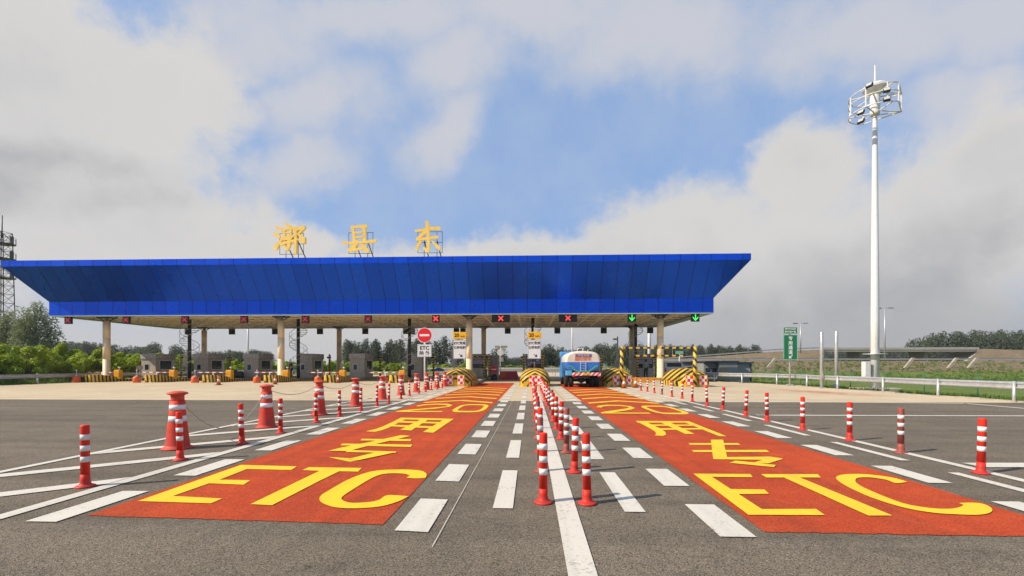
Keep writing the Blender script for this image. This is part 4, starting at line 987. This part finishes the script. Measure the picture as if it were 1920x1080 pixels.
for (a, b_, l, z) in (((-13,62),(9,60),'nearest one crossing behind the centre lanes',0), ((-16,74),(14,71),'second one crossing far behind the centre lanes',0), ((-24,92),(17,86),'farthest one crossing below the distant trees',.2)):
    guardrail([(a[0]+(b_[0]-a[0])*k/6, a[1]+(b_[1]-a[1])*k/6, z) for k in range(7)], 'steel guardrail, '+l)
# ------------------------------------------------------------------ right side furniture
xm, ym = ax(1640.5, 29.0), 29.0
mast = thing('high_mast', 'tall white floodlight mast with a round head frame at the right', 'floodlight mast', (xm, ym, gz(xm, ym)))
s = (ym*math.cos(YAW)-xm*math.sin(YAW))/F
def zz(v): return HC+(HY-v)*s*1.0-gz(xm, ym)
MB().box(-1.1,1.1,-.7,.7,-.3,zz(727)).build('plinth', M_conc, mast, bevel=.03)
MB().lathe([(.225,0),(.22,zz(600)),(.19,zz(455)),(.185,zz(454.5)),(.15,zz(300)),(.12,zz(232)),(.11,zz(165))], n=20).build('pole', M_whitepaint, mast)
zt_ = zz(165); MB().lathe([(.24,zt_-.5),(.62,zt_-.10),(.68,zt_-.04),(.66,zt_+.04),(.48,zt_+.18),(.24,zt_+.27),(.05,zt_+.3),(.022,zz(122))], n=24).build('top_dome', M_whitepaint, mast)
fr = MB(); ztp, zbt = zz(178), zz(212); R = 1.32
VX = (1.5, -.1)
ARC = [(R*math.cos(a), R*math.sin(a)) for a in [math.radians(d) for d in range(80, 291, 15)]]
for zr in (ztp, (ztp+zbt)/2+.1, zbt): fr.path([(p[0], p[1], zr) for p in ARC], .034, 6)
for zr in (ztp, zbt):
    for q in (ARC[0], ARC[-1], (.25, .25), (.25, -.25)): fr.tube((q[0], q[1], zr), (VX[0], VX[1], zr), .036, n=6)
for q in ARC[::3]+[ARC[-1], VX]: fr.tube((q[0], q[1], ztp), (q[0], q[1], zbt), .04, n=6)
for a in [math.radians(d) for d in (95, 155, 215, 275)]:
    for zr in (ztp, zbt): fr.tube((.2*math.cos(a), .2*math.sin(a), zr), (R*math.cos(a), R*math.sin(a), zr), .04, n=6)
fr.lathe([(.22,zbt-.15),(.26,zbt),(.26,ztp),(.2,ztp+.3)], n=16)
fr.build('head_frame', M_whitepaint, mast)
for (u, v) in ((1603,177),(1627,194),(1627,210),(1595,220),(1595,236)):
    lx = (u-1638)*s*.86; lz = zz(v); ly = -math.sqrt(max(.1, R*R-min(lx*lx, R*R*.95)))-.05
    f = MB().box(-.17,.17,-.10,.05,-.15,.15).build('floodlight', M_dark, mast, loc=(lx, ly, lz), bevel=.02); f.rotation_euler = (-.6, 0, -.5 if u > 1620 else -1.0)
    MB().box(-.14,.14,-.11,-.1005,-.12,.12).build('lens', mat('floodlight lens', (.45,.45,.42), .15), f)
MB().box(-.75,-.42,-.25,.1,zz(715),zz(678)).build('control_cabinet', M_whitepaint, mast, bevel=.02)
MB().tube((0,0,zz(665)),(0,0,zz(663)),.62,n=20).build('collar', M_steel, mast)
# green sign
x, y = gp(1482, 723.5); t = thing('green_lane_sign', 'tall green sign with white characters and arrow on a grey pole', 'sign', (x, y, 0)); k = y/F
def zq(v): return HC+(HY-v)*k
MB().tube((0,.08,-.4),(0,.08,zq(616)),.06).box(-.2,.2,-.02,.2,-.4,.12).build('pole', M_steel, t)
for (v0, v1) in ((629,675),(615,627.5)):
    p = MB().box(-12.4*k, 12.4*k, -.02, .02, zq(v1), zq(v0)).build('panel', M_grn, t, bevel=.01); mb = MB(); e = .03; a_ = 12.4*k
    for q in ((-a_,a_,zq(v1),zq(v1)+e),(-a_,a_,zq(v0)-e,zq(v0)),(-a_,-a_+e,zq(v1)+e,zq(v0)-e),(a_-e,a_,zq(v1)+e,zq(v0)-e)): mb.box(q[0],q[1],-.027,-.0205,q[2],q[3])
    mb.build('border', mat('pale green border', (.35,.55,.45), .4), p)
    if v0 == 629:
        for c, vv in zip('专用通道', (636, 644.5, 653, 661.5)): txt(c, .30, M_signwhite, p, 'lettering', (0,-.026,zq(vv)), bold=.008)
        mb = MB(); c_ = Vector((-.12, zq(672.5))); d = Vector((-1, -1)).normalized(); n = Vector((-d.y, d.x)); mb.prism_xz([tuple(v) for v in (c_-d*.36+n*.035, c_+n*.035-d*.1, c_-n*.035-d*.1, c_-d*.36-n*.035)], -.027, -.021); mb.prism_xz([tuple(v) for v in (c_, c_-d*.17+n*.14, c_-d*.17-n*.14)], -.029, -.021); mb.build('arrow', M_signwhite, p)
    else:
        txt('整车合法装载', .125, M_signwhite, p, 'lettering', (0,-.026,zq(618.5)), bold=.003); txt('鲜活农产品', .15, M_signwhite, p, 'lettering', (0,-.026,zq(623.8)), bold=.004)
for (u, vt, vb, l) in ((1540.5, 625, 728, 'left one of two'), (1568, 624, 728, 'right one of two, with a flared foot')):
    x, y = gp(u, vb); t = thing('steel_post', 'bare galvanised post behind the right guardrail, '+l, 'post', (x, y, 0), 'bare galvanised posts'); H = (vb-vt)*y/F
    MB().lathe([(.098,-.5),(.098,H-.03),(.08,H)], n=18).build('shaft', M_steel, t); mb = MB(); mb.box(-.2,.2,-.2,.2,-.5,.05)
    if u > 1560: mb.lathe([(.24,.05),(.13,.32)], n=12)
    mb.build('foot', M_steel, t)
# fence
FP = [(1433,716),(1466,720),(1501,724),(1549,728),(1595,732),(1657,737),(1733,743),(1833,750),(1960,758)]
pts = []
for u, v in FP:
    xx, yy = gp(u, v-6, -.55); pts.append((xx, yy))
t = thing('wire_fence', 'thin green wire fence beyond the right guardrail', 'fence', (pts[0][0], pts[0][1], 0)); o0 = Vector((pts[0][0], pts[0][1], 0)); M_gf = mat('green fence coating', (.015,.12,.06), .5)
for p in pts: MB().tube((0,0,-1.3),(0,0,1.0),.035,n=8).build('post', M_gf, t, loc=(p[0]-o0.x, p[1]-o0.y, 0))
mb = MB()
for p, q in zip(pts[:-1], pts[1:]):
    for zl in [-.8+.2*i for i in range(9)]: mb.tube((p[0]-o0.x, p[1]-o0.y, zl), (q[0]-o0.x, q[1]-o0.y, zl), .005, n=3, cap=False)
    n = int(math.dist(p, q)/.15)
    for i in range(n):
        a = i/n; xx, yy = p[0]+(q[0]-p[0])*a-o0.x, p[1]+(q[1]-p[1])*a-o0.y; mb.tube((xx, yy, -.8), (xx, yy, .8), .0035, n=3, cap=False)
mb.build('wire_mesh', M_gf, t)
# site building
M_pan = mat('grey sandwich panel', (.27,.28,.26), .5, var=.06); M_trim = mat('navy trim', (.03,.04,.09), .5)
Yb = 58; t = thing('site_office', 'low grey prefabricated office with navy roof edge behind the right guardrail', 'building', (ax(1372, Yb), Yb, -.9))
bx0 = ax(1324, Yb)-t.location.x; bx1 = ax(1383, Yb)-t.location.x; bx2 = ax(1412, Yb)-t.location.x
MB().box(bx0+1.6, bx1, 0, 5, 0, 2.75).box(bx0, bx0+1.6, .8, 5, 0, 2.75).build('wall', M_pan, t); MB().box(bx1+.003, bx2, .5, 5, 0, 2.6).build('side_wall', M_pan, t)
MB().box(bx0-.2, bx1+.1, -.2, 5.2, 2.752, 2.9).box(bx1+.11, bx2+.2, .2, 5.2, 2.605, 2.75).build('roof_edge', M_trim, t)
MB().box(bx2-.12, bx2+.02, .38, .49, 0, 2.6).build('corner_trim', M_trim, t)
MB().box(bx0+1.8, bx0+2.4, -.02, -.003, 0.2, 2.1).build('door', mat('ochre door', (.35,.27,.14), .6), t)
for xx in (bx0+.2, bx0+.95): f = MB().box(xx, xx+.6, .76, .797, .9, 2.0).build('window', M_trim, t); MB().box(xx+.06, xx+.54, .74, .758, .96, 1.94).build('pane', M_glass, f)
Yb = 64; t = thing('long_shed', 'long low grey shed stretching left of the prefabricated office', 'building', (ax(1290, Yb), Yb, -.5)); MB().box(-2.6, 3.2, 0, 4, 0, 2.3).build('wall', M_pan, t); MB().box(-2.8, 3.4, -.2, 4.2, 2.302, 2.45).build('roof_edge', M_trim, t)
for xx in (-1.6, -.1, 1.0, 2.0): f = MB().box(xx, xx+.7, -.03, -.003, .8, 1.7).build('window', M_trim, t); MB().box(xx+.06, xx+.64, -.04, -.031, .86, 1.64).build('pane', M_glass, f)
x, y = ax(1264, 46), 46; t = thing('parked_van', 'white van top showing between the right column and striped dome', 'van', (x, y, 0))
mb = MB(); mb.loft([[(-.95,0,.5),(-.92,0,1.35),(-.8,0,1.85),(.8,0,1.85),(.92,0,1.35),(.95,0,.5)],[(-.95,3.2,.5),(-.92,3.2,1.35),(-.8,3.2,1.85),(.8,3.2,1.85),(.92,3.2,1.35),(.95,3.2,.5)],[(-.93,4.4,.5),(-.9,4.4,1.0),(-.8,4.3,1.05),(.8,4.3,1.05),(.9,4.4,1.0),(.93,4.4,.5)]], smooth=False); mb.build('body', M_whitepaint, t, bevel=.05)
MB().box(-.72,.72,-.02,-.003,1.3,1.7).build('rear_window', M_glass, t)
for xx in (-.85, .85):
    for yy in (.7, 3.3): MB().tube((xx-.1,yy,.32),(xx+.1,yy,.32),.32,n=18).build('wheel', M_rubber, t)
for xx in (-.84, .84): MB().box(xx-.08, xx+.08, -.03, -.003, .75, 1.15).build('tail_light', M_signred, t)
# ------------------------------------------------------------------ embankments and overpass
def bank(name, rows, m, cross=False):
    mb = MB(); R_ = [[mb.b.verts.new(p) for p in r] for r in rows]
    for a, b_ in zip(R_[:-1], R_[1:]):
        for i in range(len(a)-1): mb._f([a[i], a[i+1], b_[i+1], b_[i]])
    return struct(mb.build(name, m))
us = list(range(1235, 2400, 55))
def row(Y, z): return [(ax(u, Y), Y+random.uniform(-.4, .4), z+random.uniform(-.06, .06)) for u in us]
bank('embankment', [row(70, -1.1), row(77, .35)], M_grass); bank('embankment_slope', [row(76.9, .34), row(82, 1.1), row(90, 2.25), row(104, 2.2), row(110, -1)], M_earth)
guardrail([(ax(u, 90), 90, 2.1) for u in range(1240, 2300, 60)], 'white guardrail on top of the brown bank across the right background', h=.5, spacing=5)
# drainage channels on the slope
for u in (1440, 1700, 1782, 1820):
    x0 = ax(u, 80); tag(MB().prism_xz([(-.0,0),(.5,0),(1.9,1.75),(1.4,1.75)], 0, .3).build('drain_channel', M_conc, None, loc=(x0, 80.5, .95)), 'pale concrete drain strip down the brown bank '+{1440:'behind the green sign',1700:'just right of the floodlight mast',1782:'third from the left',1820:'farthest right'}[u], 'drain', 'drain strips on the bank')
# upper approach and bridge
def zf(v, Y): return HC+(HY-v)*Y/F
UP = [(1240, 676), (1300, 671), (1380, 665.5), (1450, 660), (1545, 656)]
Yu = 125
rows = [[(ax(u, Yu-6), Yu-6, 1.0) for u, v in UP], [(ax(u, Yu), Yu, zf(v, Yu)) for u, v in UP], [(ax(u, Yu+9), Yu+9, zf(v, Yu)) for u, v in UP]]
bank('approach_embankment', rows, M_earth)
UP2 = [(1832, 655), (1900, 657), (2000, 658), (2300, 660)]
rows = [[(ax(u, Yu-6), Yu-6, 1.0) for u, v in UP2], [(ax(u, Yu), Yu, zf(v, Yu)) for u, v in UP2], [(ax(u, Yu+9), Yu+9, zf(v, Yu)) for u, v in UP2]]
bank('approach_embankment', rows, M_earth)
guardrail([(ax(u, Yu), Yu, zf(v, Yu)-.1) for u, v in UP], 'guardrail on the raised approach left of the overpass', h=.6, spacing=5)
M_bc = mat('bridge concrete', (.38,.35,.30), .8, var=.12, scale=.5)
x0, x1 = ax(1540, Yu), ax(1835, Yu); t = thing('overpass', 'low grey concrete overpass in the right background', 'bridge', ((x0+x1)/2, Yu, 0)); hx = (x1-x0)/2
zd = zf(655.5, Yu)
MB().box(-hx, hx, 0, 9, zd-.65, zd-.15).build('deck', M_bc, t); MB().box(-hx, hx, -.15, .15, zd-.149, zd+.35).build('parapet', M_bc, t)
MB().box(-hx, hx, -.05, .0-.16+.3, zd+.352, zd+.45).build('handrail', M_steel, t)
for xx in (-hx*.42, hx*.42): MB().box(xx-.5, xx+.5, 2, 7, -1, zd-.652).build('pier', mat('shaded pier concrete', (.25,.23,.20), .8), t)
for sx_ in (-1, 1):
    MB().prism_xz([(sx_*(hx), 1.0), (sx_*(hx-5), .6), (sx_*(hx-.3), zd-.86), (sx_*hx, zd-.86)], .1, 8.8).build('abutment', M_bc, t)
# dark water/gravel under the bridge is plain ground
# distant lamps
for (u, vt, vb, Y, l) in ((1501, 608, 658, 110, 'short one just right of the green sign'), (1659, 581, 668, 95, 'taller one right of the floodlight mast'), (1600+45, 640, 668, 120, None)):
    if l is None: continue
    z1 = zf(vt, Y); x = ax(u, Y); t = thing('street_lamp', 'thin twin-arm street lamp on the far bank, '+l, 'street lamp', (x, Y, zf(vb, Y)-.6), 'street lamps on the bank'); H = z1-t.location.z
    MB().lathe([(.16,0),(.09,H)], n=10).build('pole', M_steel, t); MB().tube((-.9,0,H-.1),(.9,0,H+.05),.05).build('arm', M_steel, t)
    for sx_ in (-1.2, 1.2): MB().box(sx_-.45, sx_+.45, -.15, .15, H-.12+.06*(sx_ > 0), H+.06).build('lamp_head', M_dark, t)
for (u, vt, vb, Y, r, l) in ((465, 616, 710, 62, .11, 'thin white pole between the third booth and the second column'), (1073, 600, 662, 60, .09, 'thin white pole rising behind the tanker truck'), (1217.5, 628, 668, 60, .2, 'thick white pole behind the booth left of the right column')):
    x = ax(u, Y); t = thing('white_pole', l, 'pole', (x, Y, 0), 'white poles behind the canopy'); MB().lathe([(r*1.2,0),(r,8.5)], n=12).build('shaft', M_whitepaint, t); MB().box(-.25,.25,-.25,.25,-.1,.08).build('foot', M_steel, t)
x = ax(1158, 52); t = thing('camera_pole', 'white camera pole with a small head left of the right rear column', 'camera pole', (x, 52, 0)); MB().lathe([(.14,0),(.14,2.8),(.08,2.85),(.07,4.7)], n=12).build('shaft', M_whitepaint, t); MB().box(-.5,-.1,-.1,.1,4.3,4.5).tube((0,0,4.45),(-.2,0,4.45),.03).build('camera_head', M_whitepaint, t); MB().box(-.35,.1,-.35,-.15,1.2,2.0).build('control_box', M_whitepaint, t)
x = ax(1274, 60); t = thing('direction_sign', 'small pale green sign on a white post beyond the height frame', 'sign', (x, 60, 0)); MB().tube((0,.05,0),(0,.05,3.2),.06).build('post', M_whitepaint, t); MB().box(-.5,.5,-.02,.02,2.9,3.3).build('panel', mat('pale green sign', (.2,.5,.35), .4), t)
x = ax(940, 60); t = thing('white_sign_stack', 'white round sign over two small plates near the louvred cabinet', 'sign', (x, 58, 0)); MB().tube((0,.05,0),(0,.05,4),.06).build('post', M_whitepaint, t); MB().tube((0,0,3.1),(0,.03,3.1),.45,n=24).build('disc', M_signwhite, t); MB().box(-.4,.4,0,.03,1.9,2.45).box(-.7,.9,0,.03,3.65,3.95).build('plates', M_conc, t)
t = thing('notice_board', 'small pinkish notice board on a post right of the leftmost column', 'sign', (ax(262, 41), 41, 0)); MB().tube((0,.03,0),(0,.03,1.5),.03).build('post', M_steel, t); MB().box(-.3,.3,-.02,.02,1.05,1.4).build('panel', mat('dull pink board', (.45,.33,.27), .6), t)
# lattice tower
Y = 75; x = ax(4, Y); F0 = F; F = F*.952; t = thing('lattice_tower', 'dark steel lattice mast with platforms at the left edge', 'tower', (x, Y, 0)); mb = MB(); zt_ = zf(436, Y); w0_, w1_ = 1.2, .85; nseg = 16
for sx_ in (-1, 1):
    for sy_ in (-1, 1): mb.tube((sx_*w0_, sy_*w0_, 0), (sx_*w1_, sy_*w1_, zt_), .07, n=6)
for k in range(nseg):
    za, zb2 = zt_*k/nseg, zt_*(k+1)/nseg; wa = w0_+(w1_-w0_)*k/nseg; wb = w0_+(w1_-w0_)*(k+1)/nseg
    for (p, q) in (((-1,-1),(1,-1)),((1,-1),(1,1)),((1,1),(-1,1)),((-1,1),(-1,-1))):
        mb.tube((p[0]*wa,p[1]*wa,za),(q[0]*wb,q[1]*wb,zb2),.03,n=4); mb.tube((q[0]*wa,q[1]*wa,za),(p[0]*wb,p[1]*wb,zb2),.03,n=4); mb.tube((p[0]*wb,p[1]*wb,zb2),(q[0]*wb,q[1]*wb,zb2),.04,n=4)
mb.build('lattice', M_dark, t); MB().tube((0,0,zt_-1),(0,0,zf(404, Y)),.08).build('antenna', M_dark, t)
for v in (457, 485, 521):
    z = zf(v, Y); mb = MB(); mb.tube((0,0,z-.08),(0,0,z),1.7,n=16)
    for k in range(10): a = k*.628; mb.tube((1.7*math.cos(a),1.7*math.sin(a),z),(1.7*math.cos(a),1.7*math.sin(a),z+1),.03,n=4)
    mb.path([(1.7*math.cos(k*.628),1.7*math.sin(k*.628),z+1) for k in range(11)], .03, 4)
    mb.box(1.6,1.9,-.2,.2,z-.2,z+1.2); mb.build('platform', M_dark, t)
F = F0
# ------------------------------------------------------------------ vegetation
def leaf_cloud(name, lumps, n, size, m, parent=None, aspect=.6):
    lumps = np.array(lumps); w_ = lumps[:,3]*lumps[:,4]*lumps[:,5]; w_ = (w_**.67)/np.sum(w_**.67)
    idx = rng.choice(len(lumps), n, p=w_); d = rng.normal(size=(n,3)); d /= np.linalg.norm(d, axis=1)[:,None]
    r = rng.uniform(.55, 1.08, n)**.6; c = lumps[idx,:3]+d*r[:,None]*lumps[idx,3:6]
    sz = size*rng.uniform(.55, 1.4, n); nr = d*.8+rng.normal(size=(n,3))*.55+np.array([-.1,-.1,.6]); nr /= np.linalg.norm(nr, axis=1)[:,None]
    a = np.cross(nr, rng.normal(size=(n,3))); a /= np.linalg.norm(a, axis=1)[:,None]; b_ = np.cross(nr, a)
    a *= sz[:,None]/2; b_ *= sz[:,None]*aspect/2
    V = np.stack([c-a, c-b_*.9+a*.1, c+a, c+b_*.9-a*.05], 1).reshape(-1,3)
    me = bpy.data.meshes.new(name); me.vertices.add(n*4); me.vertices.foreach_set('co', V.ravel()); me.loops.add(n*4); me.loops.foreach_set('vertex_index', np.arange(n*4)); me.polygons.add(n); me.polygons.foreach_set('loop_start', np.arange(0, n*4, 4)); me.polygons.foreach_set('loop_total', np.full(n, 4)); me.update(); me.validate(); me.materials.append(m)
    o = bpy.data.objects.new(name, me); COL.objects.link(o)
    if parent: o.parent = parent
    return o
def make_tree(lab, loc_, h, wd, kind, m, n=2600, size=.34, group=None, seed=0, name='tree'):
    r = random.Random(seed); t = thing(name, lab, 'tree', loc_, group); mb = MB(); mb.tube((0,0,-.3),(0,0,h*.45),h*.018,h*.012,n=8); mb.tube((0,0,h*.45),(r.uniform(-.02,.02)*h,0,h*.85),h*.012,h*.004,n=6); lumps = []
    nl = {'poplar': 38, 'round': 30}[kind]
    for i in range(nl):
        tz = (i+.5)/nl; 
        if kind == 'poplar': z = h*(.14+.84*tz); rad = wd*.5*(math.sin(math.pi*min(1, (tz*.86+.12)))**.6)*(1-.35*tz)
        else: z = h*(.25+.68*tz); rad = wd*.5*math.sin(math.pi*(tz*.8+.15))**.7
        a = i*2.4+r.uniform(-.5, .5); rr = rad*r.uniform(.25, .75); x, y = rr*math.cos(a), rr*math.sin(a); q = rad*(r.uniform(.26, .48) if kind == 'poplar' else r.uniform(.32, .55))
        lumps.append((x, y, z, q, q, q*(2.1 if kind == 'poplar' else .9))); 
        if i % 2 == 0: mb.tube((0,0,max(.2*h, z-h*.18)), (x, y, z), h*.006, h*.002, n=5)
    mb.build('trunk', M_bark, t); leaf_cloud('crown', lumps, n, size, m, t); return t
def treecopy(src, loc_, lab, sc, group):
    o = dup(src, loc_, lab, group, rot=(0, 0, random.uniform(0, 6))); o.scale = sc; return o
# hedge
def make_bush(lab, loc_, seed, n=9000):
    r = random.Random(seed); t = thing('hedge_bush', lab, 'bush', loc_, 'dense hedge bushes along the left edge'); lumps = []; mb = MB()
    for i in range(34):
        a = r.uniform(0, 6.28); rr = r.uniform(.2, 1.5); z = r.uniform(.4, 3.1)*(1-.1*rr); q = r.uniform(.28, .62)*(1.15-.15*z); lumps.append((rr*math.cos(a), rr*math.sin(a)*1.1, z, q, q, q*.75)); mb.tube((0,0,-.3),(rr*math.cos(a)*.8, rr*math.sin(a)*.8, z),.04,.01,n=4)
    mb.build('stems', M_bark, t); leaf_cloud('foliage', lumps, n, .17, M_leafh, t); return t
bs = [make_bush('bright green bush in the dense hedge along the left edge', (-43, 22, -.3), 1), make_bush('bright green bush in the dense hedge along the left edge', (-43, 24.6, -.3), 2), make_bush('bright green bush in the dense hedge along the left edge', (-43, 27.2, -.3), 3)]
k = 0; y = 29.5
while y < 130:
    for xo in ((-42.6, -45.2) if y < 60 else (-43.5,)):
        s_ = random.uniform(.92, 1.12); o = dup(bs[k % 3], (xo+random.uniform(-.5, .5), y+random.uniform(-.5, .5), -.3), 'bright green bush in the dense hedge along the left edge', None, rot=(0, 0, random.uniform(0, 6))); o.scale = (s_, s_, s_*(1.0 if xo > -44 else 1.12)*random.uniform(.92, 1.1)*(1.0-.12*(y > 45))); k += 1
    y += 2.3 if y < 60 else 4
# left tall trees
Pm = make_tree('tall loose tree at the left edge in front of the lattice mast', (ax(12, 62), 62, -.3), zf(575, 62), 7.0, 'poplar', M_leafm, 11000, .27, 'tall trees behind the hedge at the far left', 11)
o = treecopy(Pm, (ax(68, 60), 60, -.3), 'tallest loose tree just left of the blue canopy end', (1.05, 1.0, (zf(562, 60)+.3)/zf(575, 62)), None)
o = treecopy(Pm, (ax(38, 66), 66, -.3), 'loose tree standing between the two tallest left ones', (1, 1, .86), None)
D1 = make_tree('dark poplar in the row behind the toll plaza', (ax(650, 150), 150, -.2), 10.6, 5.0, 'poplar', M_leafd, 2600, .42, 'poplars in the row behind the toll plaza', 21)
D2 = make_tree('dark poplar in the row behind the toll plaza', (ax(664, 152), 152, -.2), 10.2, 5.5, 'poplar', M_leafd, 2600, .42, 'poplars in the row behind the toll plaza', 22)
R1 = make_tree('dark rounded tree in the distant tree line', (ax(1030, 150), 150, 0), 7.5, 6.5, 'round', M_leafd, 2400, .42, 'trees in the distant tree line', 31)
R2 = make_tree('dark rounded tree in the distant tree line', (ax(1046, 152), 152, 0), 6.8, 7, 'round', M_leafd, 2400, .42, 'trees in the distant tree line', 32)
PL = 'dark poplar in the row behind the toll plaza'; RL = 'dark rounded tree in the distant tree line'; GP = 'poplars in the row behind the toll plaza'; GR = 'trees in the distant tree line'
for i, u in enumerate((658, 676, 687, 699, 711, 722, 733, 745, 756, 767, 778, 789, 800)): treecopy((D1, D2)[i%2], (ax(u, 150), 150+random.uniform(-3, 3), -.2), PL, (1.15, 1.15, random.uniform(.93, 1.05)), GP)
def tl(u, vtop, Y, src, lab, grp, wsc=1.0):
    h0 = {id(D1): 10.6, id(D2): 10.2, id(R1): 7.5, id(R2): 6.8}[id(src)]; h = zf(vtop, Y)+.2; return treecopy(src, (ax(u, Y), Y+random.uniform(-4, 4), -.2), lab, (wsc, wsc, h/h0), grp)
for u, v in ((822, 638), (836, 628), (850, 634), (862, 629)): tl(u, v, 125, D1, 'dark broad poplar between the no-entry sign and the ETC signboard', 'poplars left of the left ETC signboard', 1.05)
tl(936, 647, 110, R1, 'small dark tree standing alone beyond the end of the left red lane', None, .75)
for i, u in enumerate(range(98, 290, 8)): tl(u, 634+ (u-104)*.09+random.uniform(-3, 3), 170, (R1, D2, R2)[i%3], RL, GR, 1.1)
for u, v in ((290, 642), (302, 637), (314, 640), (324, 648)): tl(u, v, 150, (R1, R2)[u%4==0], 'grey green tree in the clump behind the leftmost booth', 'trees clumped behind the leftmost booth', .8)
for i, u in enumerate(range(388, 512, 10)): tl(u, 655+random.uniform(-3, 3), 165, (R1, R2)[i%2], RL, GR, 1.0)
for i, u in enumerate(range(885, 1010, 12)): tl(u, 668+(u-885)*.02+random.uniform(-2, 2), 230, (R1, R2)[i%2], RL, GR, 1.5)
for i, (u, v) in enumerate(((1012,664),(1020,650),(1030,642),(1042,655),(1052,650),(1062,656),(1072,652),(1084,650),(1096,648),(1108,652),(1120,645),(1132,640),(1142,646),(1152,643),(1160,650),(1170,644),(1182,648),(1193,650))): tl(u, v, 140, (R1, D1, R2)[i%3], RL, GR, .95)
for i, u in enumerate(range(1200, 1424, 9)): tl(u, 645+(u-1200)*.012+random.uniform(-2.5, 1.5), 210, (D2, R1, D1)[i%3], RL, GR, 1.3)
for i, u in enumerate(range(1432, 1716, 14)): tl(u, 662-(u-1432)*.04+random.uniform(-2, 2), 300, (R1, R2)[i%2], RL, GR, 1.8)
for i, u in enumerate(range(1728, 1990, 13)): tl(u, 622+(8 if u < 1745 else 0)+random.uniform(-4, 3), 180, (R1, R2, D2)[i%3], 'dark tree in the dense grove right of the overpass', 'trees in the grove right of the overpass', 1.25)
for i, u in enumerate(range(590, 1000, 13)):
    o = dup(bs[i % 3], (ax(u, 112), 112+random.uniform(-2, 2), -.3), 'low green bush beyond the guardrails behind the toll booths', 'bushes beyond the guardrails behind the plaza', rot=(0, 0, random.uniform(0, 6))); o.scale = (1.1, 1.1, random.uniform(.5, .8))
# weeds
def tufts(name, lab, pts, m, size=.22, n=12):
    V = []; Fc = []
    for (x, y, z, s_) in pts:
        for k in range(n):
            a = random.uniform(0, 6.28); l = s_*random.uniform(.5, 1.2); dx, dy = math.cos(a)*l*.6, math.sin(a)*l*.6; i = len(V); w2 = .03*s_/.2
            px, py = x+random.uniform(-.2, .2), y+random.uniform(-.2, .2)
            V += [(px-dy*w2/l, py+dx*w2/l, z), (px+dy*w2/l, py-dx*w2/l, z), (px+dx, py+dy, z+l)]; Fc.append((i, i+1, i+2))
    me = bpy.data.meshes.new(name); me.from_pydata(V, [], Fc); me.materials.append(m); o = bpy.data.objects.new(name, me); COL.objects.link(o); o['kind'] = 'stuff'; return o
M_weed0 = None
M_weed = leaf_mat('weed leaves', (.08,.15,.02), (.16,.24,.03), (.10,.12,.03))
pts = []
for i in range(5200):
    y = random.uniform(14, 66); x = railx(y)+.55+random.random()**1.3*16; pts.append((x, y, gz(x, y)-.02, random.uniform(.10, .32)))
tufts('grass', '', pts, M_weed)
pts = []
for i in range(1500):
    y = random.uniform(16, 60); x = -38.9-random.random()*3; pts.append((x, y, gz(x, y)-.02, random.uniform(.15, .6)))
tufts('grass', '', pts, M_weed)

pts = []
for i in range(2200):
    Y = 71+random.random()**1.8*19; u = random.uniform(1330, 1960); z = float(np.interp(Y, [70, 77, 82, 90], [-1.1, .35, 1.1, 2.25])); pts.append((ax(u, Y), Y, z-.05, random.uniform(.15, .5)))
tufts('weeds', '', pts, M_weed)
for o in list(S.objects):
    if 'label' in o.keys():
        n = len(o['label'].split())
        if n > 16 or n < 4: print('LABEL', n, o.name, o['label'])

hz_ = MB().box(-420, 420, -30, 520, -2.5, 30).build('haze', mat('haze shell', (.5,.5,.5))); hz_.data.materials.clear(); hm = bpy.data.materials.new('haze air'); hm.use_nodes = True; t = NT(hm.node_tree); t.n.clear()
v = t.N('ShaderNodeVolumePrincipled'); v.inputs['Density'].default_value = .00028; v.inputs['Color'].default_value = (.86, .88, .92, 1); v.inputs['Anisotropy'].default_value = .2
oo = t.N('ShaderNodeOutputMaterial'); t.L(v.outputs[0], oo.inputs['Volume']); hz_.data.materials.append(hm); hz_['kind'] = 'stuff'
